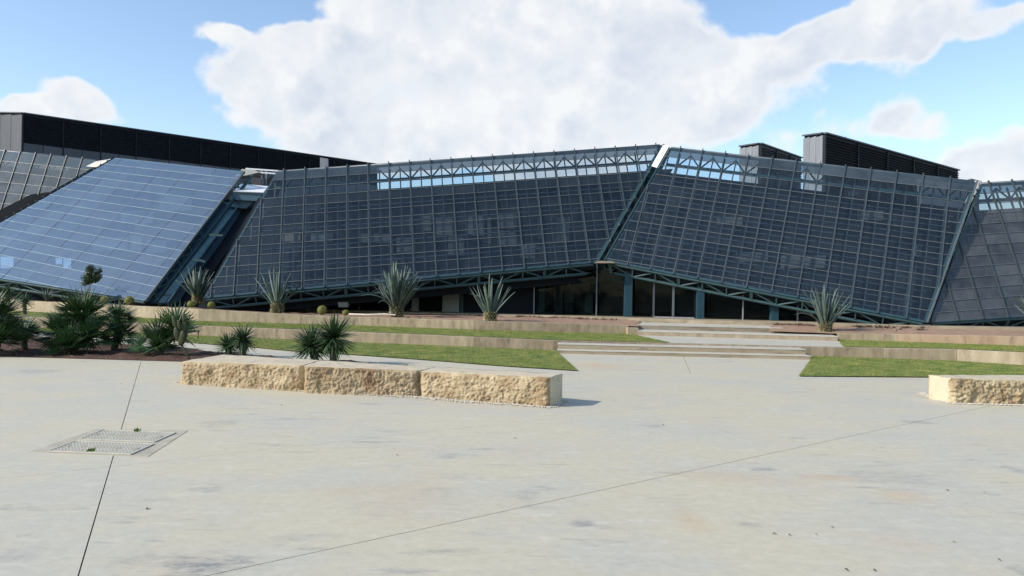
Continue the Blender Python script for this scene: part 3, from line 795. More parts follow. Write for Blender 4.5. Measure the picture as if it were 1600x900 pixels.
def section(px_poly, alpha, theta, anchor, bay, rows, glass, inner_from=2.9, label=None, bays_off=0.0, mull_w=0.038, inner=True, mm='steel_grey', tm='transom', itr=1, frit=True, mh=.07,
            inner_mat=None, post=True, trans_w=0.020, topband=1.35, colw=1.0, inner_ext=(0.9, 0.9), inner_depth=1.25, half=True, rowh=None):
    """px_poly: TL, TR, BR, BL as seen; a leaning plane with azimuth alpha and lean theta passes through anchor"""
    al, th = math.radians(alpha), math.radians(theta)
    hn = Vector((-math.sin(al), -math.cos(al), 0))
    nrm = hn * math.cos(th) + Vector((0, 0, math.sin(th)))
    P0 = at(*anchor)
    TL, TR, BR, BL = [onplane(px, py, P0, nrm) for px, py in px_poly]
    U = (TR - TL).normalized(); V = nrm.cross(U); V = V if V.z < 0 else -V
    def uv(p): d = p - TL; return (d.dot(U), d.dot(V))
    def W_(u, v, off=0.0): return TL + U * u + V * v + nrm * off
    poly = [uv(p) for p in (TL, TR, BR, BL)]
    vmax = max(p[1] for p in poly); umin = min(p[0] for p in poly); umax = max(p[0] for p in poly)
    rh = rowh or vmax / rows
    nrow = int(math.ceil(vmax / rh))
    # frame: a slim steel member round the edge of the section
    fr = MB()
    pts = [TL, TR, BR, BL]
    for i in range(4):
        a, b = pts[i], pts[(i + 1) % 4]; d = (b - a).normalized()
        inw = d.cross(nrm); ctr = (TL + TR + BR + BL) / 4
        inw = inw if inw.dot(ctr - a) > 0 else -inw
        fr.add(*bar(a + inw * .04 - nrm * .06 + d * .03, b + inw * .04 - nrm * .06 - d * .03, 0.08, 0.10, inw))
    sec = fr.obj('glass_facade', MT['steel'], B)
    if label: sec['label'] = label
    k0 = math.floor((umin - bays_off) / bay) - 1; k1 = math.ceil((umax - bays_off) / bay) + 1
    npane = 0
    for k in range(k0, k1):
        u0, u1 = bays_off + k * bay, bays_off + (k + 1) * bay
        for r in range(nrow):
            v0, v1 = r * rh, (r + 1) * rh
            q = poly
            for (a, b, c) in ((1, 0, -(u0 + .012)), (-1, 0, u1 - .012), (0, 1, -(v0 + .008)), (0, -1, v1 - .008)):
                q = clip_poly(q, a, b, c)
                if len(q) < 3: break
            if len(q) < 3: continue
            area = abs(sum(q[i][0] * q[(i + 1) % len(q)][1] - q[(i + 1) % len(q)][0] * q[i][1] for i in range(len(q)))) / 2
            if area < 0.004: continue
            # each pane sits a hair out of true
            j = [random.uniform(-.006, .006) for _ in range(2)]
            cu = sum(p[0] for p in q) / len(q); cv = sum(p[1] for p in q) / len(q)
            pts3 = [W_(p[0], p[1], j[0] * (p[0] - cu) + j[1] * (p[1] - cv)) for p in q]
            nn = (pts3[1] - pts3[0]).cross(pts3[2] - pts3[0])
            if nn.dot(nrm) < 0: pts3 = pts3[::-1]
            vs, fs = extrude(pts3, -nrm * .014)
            bpart('pane', vs, fs, MT['glass_frit'] if (r == 0 and frit) else glass, sec); npane += 1
    for k in range(k0, k1 + 1):
        u = bays_off + k * bay
        s = line_clip(poly, u=u)
        if s and s[1] - s[0] > .1:
            up = .10 if (post and s[0] < rh) else 0
            bpart('mullion', *bar(W_(u, s[0] - up, .02 if mh > .05 else .004), W_(u, s[1], .02 if mh > .05 else .004), mull_w, mh, U), MT[mm], sec)
        uh = u + bay / 2
        s = line_clip(poly, u=uh)
        if s and s[1] - s[0] > .1 and half:
            if post and s[0] < rh: bpart('post', *bar(W_(uh, s[0] - .08, -.10), W_(uh, s[0] + .25, -.10), .04, .05, U), MT['steel_grey'], sec)
        for uu, w in ((uh, .045), (u, .06)):
            s = line_clip(poly, u=uu)
            if s and s[1] - s[0] > .3 and inner and half:
                bpart('inner_mullion', *bar(W_(uu, s[0] + .06, -.34), W_(uu, s[1] - .06, -.34), w, .05, U), MT['inner_steel'], sec)
    for r in range(1, nrow):
        s = line_clip(poly, v=r * rh)
        if s and s[1] - s[0] > .1:
            bpart('transom', *bar(W_(s[0], r * rh, .008), W_(s[1], r * rh, .008), trans_w, .03, V), MT[tm], sec)
            if inner and r > 2 and half and r % itr == 0:
                bpart('inner_transom', *bar(W_(s[0] + .3, r * rh + .03, -.34), W_(s[1] - .3, r * rh + .03, -.34), .04, .05, V), MT['inner_steel'], sec)
    # top truss behind the glass
    tb = topband * rh
    s0 = line_clip(poly, v=.06); s1 = line_clip(poly, v=tb)
    bpart('top_tube', *tube([W_(s0[0] + .05, -.015, -.09), W_(s0[1] - .05, -.015, -.09)], [.075, .075], 10), MT['transom'], sec, True)
    bpart('truss_chord', *bar(W_(s1[0] + .1, tb, -.36), W_(s1[1] - .1, tb, -.36), .10, .10, V), MT['steel'], sec)
    lo, hi = max(s0[0], s1[0]), min(s0[1], s1[1])
    k = math.ceil((lo - bays_off) / (bay / 2)); i = 0
    while bays_off + (k + 1) * bay / 2 < hi:
        ua, ub = bays_off + k * bay / 2, bays_off + (k + 1) * bay / 2
        a, b = (W_(ua, .08, -.30), W_(ub, tb, -.36)) if k % 2 else (W_(ua, tb, -.36), W_(ub, .08, -.30))
        bpart('truss_web', *bar(a, b, .05, .05, U), MT['steel'], sec); k += 1
    # bottom truss: upper chord at the glass edge, lower chord behind and below
    d = (BR - BL); Lb = d.length; d.normalize()
    dn = Vector((0, 0, -.34)) + Vector((-hn.x, -hn.y, 0)) * .22
    a0 = BL + Vector((0, 0, -.03)) - nrm * .10; 
    bpart('truss_chord', *bar(a0 + d * .1, a0 + d * (Lb - .1), .085, .10, V), MT['steel'], sec)
    bpart('truss_chord', *bar(a0 + dn + d * .35, a0 + dn + d * (Lb - .35), .085, .10, V), MT['steel'], sec)
    step = bay; nb = int(Lb / step)
    for i in range(nb):
        p = a0 + d * (i * step + .2); q = a0 + d * min((i + 1) * step + .2, Lb - .2)
        a, b = (p, q + dn) if i % 2 == 0 else (p + dn, q)
        bpart('truss_web', *bar(a, b, .05, .05, nrm), MT['steel'], sec)
        bpart('truss_post', *bar(p, p + dn, .05 if i % 3 else .11, .05, d), MT['steel'], sec)
    # the volume behind the glass
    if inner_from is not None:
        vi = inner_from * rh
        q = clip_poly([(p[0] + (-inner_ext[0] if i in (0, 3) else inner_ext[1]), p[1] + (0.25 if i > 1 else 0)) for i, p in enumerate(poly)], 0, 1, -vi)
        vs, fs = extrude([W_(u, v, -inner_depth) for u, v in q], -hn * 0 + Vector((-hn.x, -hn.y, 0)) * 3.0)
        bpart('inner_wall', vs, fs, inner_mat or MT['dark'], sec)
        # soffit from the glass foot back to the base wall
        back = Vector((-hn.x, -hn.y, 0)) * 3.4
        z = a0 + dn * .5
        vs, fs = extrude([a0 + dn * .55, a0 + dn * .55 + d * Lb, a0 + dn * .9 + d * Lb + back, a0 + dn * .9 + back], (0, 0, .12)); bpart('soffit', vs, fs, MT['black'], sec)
    return dict(sec=sec, W=W_, U=U, V=V, n=nrm, hn=hn, poly=poly, rh=rh, P0=P0, TL=TL, TR=TR, BR=BR, BL=BL, npane=npane)

Y23 = 30.7
S2 = section([(432, 268), (1035, 226.5), (931, 410), (318, 466)], 0, 24, (931, 410, Y23), 0.866, 13, MT['glass'], 1.0, 'dark see-through glass section left of the entrance', 0.30, itr=2)
S3 = section([(1047, 230.5), (1525, 284), (1447, 504), (945, 408)], 15, 24, (945, 408, Y23), 0.905, 13, MT['glass'], 0.95, 'dark see-through glass section right of the entrance', 0.42)
S1 = section([(180, 247), (381, 268), (226, 470), (-120, 416)], 20, 40, (226, 470, 33.0), 1.75, 17, MT['glass_blue'], 2.0, 'pale blue mirroring glass section at the left', 0.5, mull_w=.014, trans_w=.020, half=False, frit=False, mh=.012, mm='mull_blue', tm='trans_blue')
S4 = section([(1533, 287), (1800, 272), (1800, 482), (1453, 504)], -3, 20, (1453, 504, S3['BR'].y + .05), 0.92, 13, MT['glass_milky'], 1.3, 'milky grey glass section at the right edge', 0.3, inner_mat=MT['clad_mid'])
S0 = section([(-90, 226), (150, 250), (145, 262), (-90, 395)], 8, 15, (145, 256, 46.0), 1.05, 11, MT['glass_milky'], 1.0, 'milky grey glass section at the far left behind the blue one', 0.2, inner_mat=MT['clad_mid'], half=False, rowh=.66, post=True)
for nme, S in (('S2', S2), ('S3', S3), ('S1', S1), ('S4', S4), ('S0', S0)):
    print(nme, S['npane'], [tuple(round(c, 2) for c in S[k]) for k in ('TL', 'TR', 'BR', 'BL')], round(S['rh'], 3))

# boards and lighter things seen dimly through the glass
def board(S, x0, x1, y0, y1, off=-1.19, mt=None, name='interior_board'):
    P = S['P0'] + S['n'] * off
    pts = [onplane(x, y, P, S['n']) for x, y in ((x0, y1), (x1, y1), (x1, y0), (x0, y0))]
    vs, fs = extrude(pts, S['n'] * .05); bpart(name, vs, fs, mt or MT['ipanel'], S['sec'])
for x0, x1, y0, y1 in ((658, 674, 338, 361), (677, 708, 342, 368), (731, 758, 338, 369), (777, 808, 334, 358), (777, 808, 361, 386), (870, 890, 340, 380), (700, 726, 372, 400), (620, 650, 372, 398), (560, 610, 366, 380),
                       (762, 767, 340, 381), (640, 646, 340, 362), (840, 846, 330, 375), (812, 836, 384, 404), (440, 470, 366, 378), (485, 520, 365, 379)):
    board(S2, x0, x1, y0, y1)
for x0, x1, y0, y1 in ((1150, 1200, 395, 410), (1220, 1290, 400, 420), (1120, 1160, 340, 352), (1325, 1340, 300, 306), (1340, 1380, 330, 345), (1425, 1440, 385, 402)):
    board(S3, x0, x1, y0, y1)
for x0, x1, y0, y1 in ((1555, 1567, 360, 390), (1575, 1600, 400, 440), (1530, 1600, 330, 345)):
    board(S4, x0, x1, y0, y1)
for x0, x1, y0, y1, mt in ((-40, 40, 262, 285, 'clad_mid'), (-40, 40, 300, 330, 'dark'), (55, 110, 260, 300, 'clad_mid')):
    board(S0, x0, x1, y0, y1, -1.1, MT[mt])
for x0, x1, y0, y1 in ((145, 200, 372, 392), (205, 222, 370, 392), (230, 260, 376, 396), (100, 112, 405, 420), (88, 98, 404, 414), (2, 22, 402, 420), (250, 300, 300, 330), (190, 240, 330, 350), (300, 330, 280, 290)):
    board(S1, x0, x1, y0, y1, -1.15, MT['flash_white'] if y0 > 400 else MT['ipanel'])

# seams between the sections
def P_(name, pts, mt, off=(0, .25, 0), parent=None): return bpart(name, *pxprism(pts, off), mt, parent)
# between blue section and dark section: raking box beam, cross beam, flashing, recess
P_('recess_shade', [(225, 474, 36.6), (352, 300, 41.5), (450, 268, 41.5), (345, 474, 36.6)], MT['black'], (0, .3, 0))  # black sheet stands in for the shade inside the gap
rb = P_('raking_beam', [(232, 473, 33.6), (350, 316, 37.6), (372, 322, 37.6), (262, 473, 33.6)], MT['beam'], (0.25, .45, 0))
for t in (0.08, .3, .52, .72, .9):
    f = lambda a, b: a + (b - a) * t
    p = at(f(234, 350), f(471, 316), f(33.6, 37.6) - .05); q = at(f(264, 373), f(474, 324), f(33.6, 37.6) - .05)
    bpart('stiffener', *bar(p, q, .05, .10, (0, 1, 0)), MT['beam'], rb)
for ea, eb in (((231, 473.5), (349, 315)), ((263, 474), (374, 322))):
    bpart('flange', *bar(at(*ea, 33.5), at(*eb, 37.5), .26, .05, (0, 1, 0)), MT['beam'], rb)
P_('cross_beam', [(358, 312, 37.0), (404, 314, 37.0), (410, 301, 37.0), (364, 299, 37.0)], MT['beam'], (0, .5, 0))
P_('knee_beam', [(352, 322, 37.3), (384, 326, 37.3), (398, 313.5, 37.3), (362, 311.5, 37.3)], MT['beam'], (0, .4, 0))
P_('roof_flashing', [(364, 298.6, 36.9), (411, 300.6, 36.9), (419, 291, 38.6), (377, 287, 38.6)], MT['flash_white'], (0, .05, -.04))
P_('roof_vent', [(367, 276, 39.0), (385, 274, 39.0), (405, 269, 39.0), (398, 266, 39.0), (378, 264, 39.0)], MT['flash_beige'], (0, .8, 0))
for ya in (264.5, 269):
    bpart('roof_rail', *bar(at(384, ya - 1, 40), at(440, ya + 3, 40), .07, .07, (0, 1, 0)), MT['flash_white'])
for xa in (409, 416):
    bpart('roof_rail', *bar(at(xa, 266, 40), at(xa, 290, 40), .06, .06, (0, 1, 0)), MT['clad'])
bpart('roof_panel', *pxprism([(386, 272, 40.1), (386, 266, 40.1), (412, 268, 40.1), (412, 290, 40.1), (395, 290, 40.1)], (0, .3, 0)), MT['clad_mid'])
for (a, b) in (((328, 367, 35.4), (349, 368, 35.4)), ((303, 405, 34.6), (322, 409, 34.6)), ((300, 425, 34.5), (318, 428, 34.5))):
    bpart('tie_beam', *bar(at(*a), at(*b), .10, .15, (0, 0, 1)), MT['steel'])
# lattice beside the blue section's right edge
for i in range(9):
    t0, t1 = i / 9, (i + 1) / 9
    p = S1['BR'].lerp(S1['TR'], .02 + t0 * .5); q = S1['BR'].lerp(S1['TR'], .02 + t1 * .5)
    off = Vector((.30, .35, -.05))
    a, b = (p, q + off) if i % 2 else (p + off, q)
    bpart('truss_web', *bar(a, b, .05, .05, (0, 1, 0)), MT['steel'], S1['sec'])
bpart('edge_beam', *bar(S1['BR'] + Vector((.32, .36, -.05)), S1['TR'] + Vector((.3, .36, -.1)), .10, .12, (1, 0, 0)), MT['steel'], S1['sec'])
bpart('edge_beam', *bar(S1['BR'] + Vector((.03, .0, -.02)), S1['TR'] + Vector((.03, 0, 0)), .06, .12, (1, 0, 0)), MT['transom'], S1['sec'])
# overhanging glass fins at the left edge of the dark section
for (x0, y0, x1, y1) in ((390, 300, 384, 372), (384, 326, 380, 330), (346, 364, 341, 414)):
    pass
# seam at the entrance: two edge beams, bright flashing, dark gap
P_('recess_shade', [(940, 412, 32.2), (1012, 262, 35.2), (1046, 240, 35.6), (968, 412, 32.6)], MT['black'], (0, .3, 0))
fl = [S2['TR'].lerp(S2['BR'], .19), S3['TL'].lerp(S3['BL'], .19), S3['TL'], S2['TR']]
fl = [fl[0] + Vector((.02, -.05, 0)), fl[1] + Vector((0, -.05, 0)), fl[2] + Vector((0, -.05, 0)), fl[3] + Vector((.02, -.05, 0))]
bpart('seam_flashing', *extrude(fl, (0, .04, 0)), MT['flash_white'])
P_('seam_beam', [(1008, 277, 33.2), (1021, 279, 33.2), (1028, 264, 33.2), (1014, 262.5, 33.2)], MT['steel'], (0, .35, 0))
def edge(S, a, b, off, w, h, mt, nodes=0):
    p = S[a] + off; q = S[b] + off
    o = bpart('edge_beam', *bar(p, q, w, h, (1, 0, 0)), mt, S['sec'])
    return p, q
e1 = edge(S2, 'BR', 'TR', Vector((.05, 0, 0)), .07, .14, MT['steel'])
e2 = edge(S2, 'BR', 'TR', Vector((.10, .26, -.02)), .05, .08, MT['steel'])
for i in range(18):
    t0 = i / 18; t1 = (i + 1) / 18
    a = e1[0].lerp(e1[1], t0); b = e2[0].lerp(e2[1], t1)
    if i % 2: a, b = e2[0].lerp(e2[1], t0), e1[0].lerp(e1[1], t1)
    bpart('truss_web', *bar(a, b, .035, .035, (0, 1, 0)), MT['steel'], S2['sec'])
for t in (.0, .17, .3, .42, .53, .75):
    p = e1[0].lerp(e1[1], t) - Vector((0, .09, 0)); bpart('clamp', *bar(p, p + Vector((.05, 0, .05)), .06, .06, (0, 1, 0)), MT['transom'], S2['sec'])
edge(S3, 'BL', 'TL', Vector((-.04, 0, 0)), .05, .10, MT['steel'])
P_('seam_soffit', [(930, 411, 30.2), (962, 411, 30.2), (952, 407, 30.9), (936, 406, 30.9)], MT['wall'], (0, .4, 0))
# seam between the right sections
P_('recess_shade', [(1444, 506, 27.9), (1452, 506, 27.9), (1536, 290, 31.5), (1522, 290, 31.5)], MT['black'], (0, .3, 0))
P_('seam_flashing', [(1509, 317, 30.4), (1516, 319, 30.4), (1534, 284, 31.2), (1525, 282, 31.2)], MT['flash_beige'], (0, .08, 0))
edge(S3, 'BR', 'TR', Vector((.03, 0, 0)), .05, .12, MT['transom'])
# seam at the far left
P_('recess_shade', [(-90, 402, 44.0), (-90, 372, 44.0), (146, 256, 47.5), (176, 250, 47.5), (30, 345, 44.0)], MT['black'], (0, .3, 0))
P_('seam_flashing', [(134, 260, 44.2), (163, 262, 43.0), (181, 247, 42.6), (150, 252, 44.2)], MT['flash_beige'], (0, .1, 0))
lp = edge(S1, 'BL', 'TL', Vector((-.08, .1, 0)), .07, .12, MT['black'])
for i in range(26):
    p = lp[0].lerp(lp[1], i / 26); bpart('clamp', *bar(p, p + Vector((0, -.02, .13)), .06, .06, (1, 0, 0)), MT['clad_mid'], S1['sec'])
# foot of the seam column at the right
P_('seam_foot', [(1424, 512, 27.0), (1435, 512, 27.0), (1436, 503, 27.2), (1425, 502, 27.2)], MT['steel'], (0, .3, 0))

# base storey under the leaning glass: dark wall, panels, glazing, columns, doors
def glass_foot(px, Y):
    y = 466 - (px - 318) * 56 / 613 if px < 931 else 408 + (px - 945) * 96 / 502
    return at(px, y, Y).z
def basept(px, dy, z): 
    p = plp(px); d = ray(px, interp(PL, px)); Y = p.y + dy; q = EYE + d * (Y / d.y); return Vector((q.x, Y, z))
xs = [300, 560, 820, 980, 1120, 1300, 1460, 1640]
vs = []; fs = []
for x in xs:
    p = basept(x, 5.5, 0); vs += [(p.x, p.y, ZP - .02), (p.x, p.y, 5.2)]
for i in range(len(xs) - 1): fs.append((2 * i, 2 * i + 2, 2 * i + 3, 2 * i + 1))
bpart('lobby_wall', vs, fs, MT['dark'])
p = basept(870, 5.4, 0)
DY = 1.75
def basepanel(x0, x1, zt, dy, mt, name, th=.10, z0=ZP):
    a, b = basept(x0, dy, z0), basept(x1, dy, z0)
    zt = max(z0 + .02, min(zt, min(glass_foot(x0, a.y), glass_foot(x1, b.y)) + .35))
    vs, fs = extrude([a, b, b + Vector((0, th, 0)), a + Vector((0, th, 0))], (0, 0, zt - z0)); return bpart(name, vs, [f[::-1] for f in fs], mt)
def topz(px):  # height at which the base storey meets the soffit
    return 2.9
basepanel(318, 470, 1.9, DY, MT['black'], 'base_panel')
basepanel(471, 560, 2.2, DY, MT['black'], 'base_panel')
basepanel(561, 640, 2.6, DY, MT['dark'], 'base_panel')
basepanel(643, 654, 2.9, DY, MT['undercroft'], 'base_panel')
basepanel(655, 690, 2.9, DY + .15, MT['black'], 'service_door')
basepanel(691, 717, 2.9, DY, MT['undercroft'], 'base_panel', z0=ZP + 0.55); basepanel(691, 717, ZP + .54, DY, MT['undercroft'], 'base_panel')
basepanel(718, 724, 2.9, DY + .05, MT['steel'], 'base_panel')
basepanel(725, 833, 3.1, DY + .15, MT['dark'], 'base_panel')
for (x0, x1) in ((834, 870), (870, 931), (932, 974), (990, 1022), (1104, 1160), (1161, 1206), (1216, 1300), (1301, 1440)):
    basepanel(x0, x1 - .4, 3.2, DY, MT['glass_base'], 'base_pane', .02)
for x, w, mt in ((834, .05, 'clad'), (870, .10, 'black'), (931.5, .045, 'transom'), (1021, .06, 'clad_mid'), (1086, .09, 'black'), (1160.5, .03, 'clad'), (1300, .03, 'clad'), (1246, .03, 'clad')):
    a = basept(x, DY - .04, ZP); bpart('glazing_post', *bar(a, Vector((a.x, a.y, glass_foot(x, a.y) + .2)), w, .10, (1, 0, 0)), MT[mt])
# entrance doors
dr = basepanel(1022, 1085, ZP + .045, DY - .1, MT['clad'], 'door_sill', .16)
for x0, x1 in ((1022.6, 1050.4), (1052.6, 1084.5)):
    d_ = basepanel(x0, x1, 3.2, DY - .02, MT['glass_base'], 'entrance_door', .03, ZP + .062)
    a = basept(x0 if x0 > 1040 else x1, DY - .07, ZP + .7); bpart('handle', *bar(a, a + Vector((0, 0, .6)), .03, .03, (1, 0, 0)), MT['transom'], d_)
a = basept(1051.5, DY - .05, ZP + .06); bpart('door_post', *bar(a, Vector((a.x, a.y, glass_foot(1051.5, a.y) + .2)), .07, .1, (1, 0, 0)), MT['transom'])
# columns with a lighter web and two flanges
for px, w in ((846.5, 9), (981.5, 11.5), (1094.5, 10.5), (1211, 10.5)):
    a = basept(px, DY - .28 if px != 846.5 else DY + .1, ZP); ww = w * a.y / F
    cm = MB(); zc = glass_foot(px, a.y) + .02
    cm.add(*boxv(a.x - ww / 2, a.x + ww * .22, a.y, a.y + .3, ZP, zc))
    cm.add(*boxv(a.x + ww * .223, a.x + ww / 2, a.y - .03, a.y + .33, ZP, zc))
    cm.obj('column', MT['column'], B)
# ceiling lights seen under the truss
for (x0, x1, y) in ((988, 1020, 432.5), (1022, 1058, 435)):
    p, q = at(x0, y, 33.0), at(x1, y + .8, 33.0); bpart('ceiling_batten', *bar(p, q, .07, .05, (0, 0, 1)), MT['whitefix'])
# lobby: grey back walls and the dark steel stair behind the glass
def lob(x0, x1, y0, y1, Y, mt, name): 
    return bpart(name, *pxprism([(x0, y1, Y), (x1, y1, Y), (x1, y0, Y), (x0, y0, Y)], (0, .08, 0)), mt)
lob(852, 862, 424, 433, 34.2, MT['undercroft'], 'lobby_panel'); lob(866, 880, 424, 492, 34.6, MT['undercroft'], 'lobby_panel')
lob(882, 896, 432, 492, 34.7, MT['undercroft'], 'lobby_panel'); lob(914, 926, 458, 493, 34.7, MT['undercroft'], 'lobby_panel')
lob(900, 930, 424, 450, 34.9, MT['clad_mid'], 'lobby_panel')
st = bpart('lobby_stair', *bar(at(872, 424, 34.0), at(916, 462, 34.0), .28, .10, (0, 0, 1)), MT['black'])
bpart('stringer', *bar(at(893, 421, 33.2), at(928, 455, 33.2), .2, .08, (0, 0, 1)), MT['black'], st)
for i in range(9):
    t = i / 8; p = at(874 + 40 * t, 423 + 36 * t, 33.5); bpart('stair_tread', *boxv(p.x - .16, p.x + .16, p.y - .4, p.y + .45, p.z - .02, p.z + .03), MT['black'], st)
bpart('landing', *pxprism([(912, 458, 33.4), (934, 458, 33.4), (934, 454, 33.4), (912, 454, 33.4)], (0, 1.2, 0)), MT['black'], st)
for i in range(4):
    bpart('baluster', *bar(at(884 + i * 3.6, 492, 33.9), at(884 + i * 3.6, 475, 33.9), .03, .03, (1, 0, 0)), MT['black'], st)
bpart('handrail', *bar(at(882, 474, 33.9), at(896, 474.5, 33.9), .03, .04, (0, 0, 1)), MT['black'], st)
bpart('handrail', *bar(at(863, 482, 33.6), at(876, 494, 33.6), .04, .04, (0, 1, 0)), MT['black'], st)
for x in (863, 880.5, 897):
    bpart('stair_post', *bar(at(x, 494, 33.3), at(x, 424, 33.3), .07, .07, (1, 0, 0)), MT['black'], st)
# white planter pot in the dark base
pc = at(536, 478, 32.2)
bpart('planter', *pxprism([(529, 480, 31.2), (543, 480, 31.2), (544, 472, 31.2), (528, 472, 31.2)], (0, .35, 0)), MT['undercroft'])
# undercroft wall beneath the blue section
P_('undercroft_wall', [(-160, 470, 42.5), (232, 476, 38.5), (232, 440, 38.5), (-160, 410, 42.5)], MT['undercroft'], (0, .3, 0))
for x0, x1, y0, y1 in ((2, 15, 440, 450), (31, 38, 444.5, 451), (47, 60, 447.5, 458), (100, 118, 458, 466)):
    Yw = 42.5 + (38.5 - 42.5) * ((x0 + 160) / 392) - .12
    P_('pale_window', [(x0, y1, Yw), (x1, y1, Yw), (x1, y0, Yw), (x0, y0, Yw)], MT['pale_window'], (0, .08, 0))
for x in (110, 152, 192):
    bpart('undercroft_post', *bar(at(x, 472, 36.5), at(x, 452, 36.5), .10, .10, (1, 0, 0)), MT['steel'])
# white spots of light fittings under the raking beam
# ---- roof blocks
def roof_block(a_top, b_top, c_top, zbase, nl, ncl, band, mt_end, label, slat_h=.16):
    """a: far end of the short face, b: near corner, c: far end of the long louvred face (tops)"""
    A, Bp, Cc = a_top, b_top, c_top
    zt = (Bp.z + Cc.z) / 2
    body = extrude([Vector((A.x, A.y, zbase)), Vector((Bp.x, Bp.y, zbase)), Vector((Cc.x, Cc.y, zbase)), Vector((Cc.x + A.x - Bp.x, Cc.y + A.y - Bp.y, zbase))], (0, 0, 0))
    D = Cc + (A - Bp)
    tops = [A, Bp, Cc, D]
    vs = [Vector((p.x, p.y, zbase)) for p in tops] + [p + Vector((0, 0, -.02)) for p in tops]
    root = bpart('roof_block', vs, BOXF, MT['clad_dark']); root['label'] = label
    dl = Vector((Cc.x - Bp.x, Cc.y - Bp.y, 0)); Ll = dl.length; dl.normalize(); nl_ = Vector((dl.y, -dl.x, 0))
    if nl_.y > 0: nl_ = -nl_
    ds = Vector((A.x - Bp.x, A.y - Bp.y, 0)); Ls = ds.length; ds.normalize(); ns = Vector((ds.y, -ds.x, 0))
    if ns.dot(Vector((Bp.x, Bp.y, 0)) - Vector((EYE.x, EYE.y, 0))) > 0: ns = -ns
    # coping
    for p, q, nn in ((A, Bp, ns), (Bp, Cc, nl_)):
        bpart('coping', *bar(p + nn * .05 + Vector((0, 0, .02)), q + nn * .05 + Vector((0, 0, .02)), .22, .08, nn), MT['clad_mid'], root)
    # short face: cladding panels
    for i in range(ncl):
        p = Vector((Bp.x, Bp.y, 0)) + ds * (Ls * i / ncl + .015) + ns * .03; q = Vector((Bp.x, Bp.y, 0)) + ds * (Ls * (i + 1) / ncl - .015) + ns * .03
        za = Bp.z + (A.z - Bp.z) * (i / ncl) - .1
        vs, fs = extrude([Vector((p.x, p.y, zbase)), Vector((q.x, q.y, zbase)), Vector((q.x, q.y, za)), Vector((p.x, p.y, za))], ns * .05); bpart('cladding_panel', vs, fs, mt_end, root)
    # long face: louver banks between posts, cladding band below
    for i in range(nl):
        s0, s1 = Ll * i / nl, Ll * (i + 1) / nl
        zt0 = Bp.z + (Cc.z - Bp.z) * i / nl; zt1 = Bp.z + (Cc.z - Bp.z) * (i + 1) / nl
        p = Vector((Bp.x, Bp.y, 0)) + dl * (s0 + .06); q = Vector((Bp.x, Bp.y, 0)) + dl * (s1 - .06)
        zl = min(zt0, zt1) - .12; zb = (zl - band[0]) if band else zbase
        mb = MB(); k = 0; z = zl - slat_h * .6; zlo = max(zb, zbase)
        while z > zlo:
            f = (zl - z) / max(.1, zl - zlo)
            za = zt0 - .12 - (zt0 - .12 - (zt0 - (zl - zlo))) * f; 
            mb.add(*bar(Vector((p.x, p.y, z + (zt0 - min(zt0, zt1)))) + nl_ * .07, Vector((q.x, q.y, z + (zt1 - min(zt0, zt1)))) + nl_ * .07, slat_h * .72, .02, Vector((nl_.x, nl_.y, -1.0)))); z -= slat_h
        o = mb.obj('louver_bank', MT['clad_dark'], root); o['kind'] = 'stuff'
        r = Vector((Bp.x, Bp.y, 0)) + dl * s0 + nl_ * .06
        bpart('louver_post', *bar(Vector((r.x, r.y, zbase)), Vector((r.x, r.y, zt0 - .1)), .10, .12, dl), MT['clad_dark'], root)
        if band:
            for k in range(2):
                a0 = Vector((Bp.x, Bp.y, 0)) + dl * (s0 + (s1 - s0) * k / 2 + .02) + nl_ * .05; b0 = Vector((Bp.x, Bp.y, 0)) + dl * (s0 + (s1 - s0) * (k + 1) / 2 - .02) + nl_ * .05
                vs, fs = extrude([Vector((a0.x, a0.y, zbase)), Vector((b0.x, b0.y, zbase)), Vector((b0.x, b0.y, zb + (zt0 - min(zt0, zt1)))), Vector((a0.x, a0.y, zb + (zt0 - min(zt0, zt1))))], nl_ * .06); bpart('cladding_panel', vs, fs, MT['clad_mid'], root)
    return root
roof_block(at(-30, 176, 58.5), at(36, 177, 57), at(590, 257, 80), 7.5, 12, 4, (2.05, 0), MT['clad_mid'], 'long dark louvred roof block at the left')
roof_block(at(1257, 212.5, 46.5), at(1287.5, 208.5, 44.5), at(1497, 266.5, 58), 6.5, 5, 3, None, MT['clad'], 'tall louvred roof block with a pale zinc end')
roof_block(at(1157, 229, 52), at(1187, 224.5, 50), at(1252, 247, 62), 6.5, 3, 3, None, MT['clad'], 'small louvred roof block left of the tall one')
# end stub and antenna on the roof
P_('grey_stub', [(500, 262, 74), (512, 264, 74), (512, 248, 74), (500, 246, 74)], MT['clad'], (0, .4, 0))
bpart('roof_mast', *bar(at(1321, 219, 46.5), at(1321, 214, 46.5), .06, .06, (1, 0, 0)), MT['clad_mid'])
P_('grey_stub', [(1440, 330, 35.5), (1530, 330, 35.5), (1530, 290, 35.5), (1440, 275, 35.5)], MT['clad_mid'], (0, .4, 0))  # added panel behind the glass, hides bright sky in the corner panes
P_('grey_stub', [(1518, 290, 36), (1534, 290, 36), (1534, 283, 36), (1518, 279, 36)], MT['clad_mid'], (0, .6, 0))

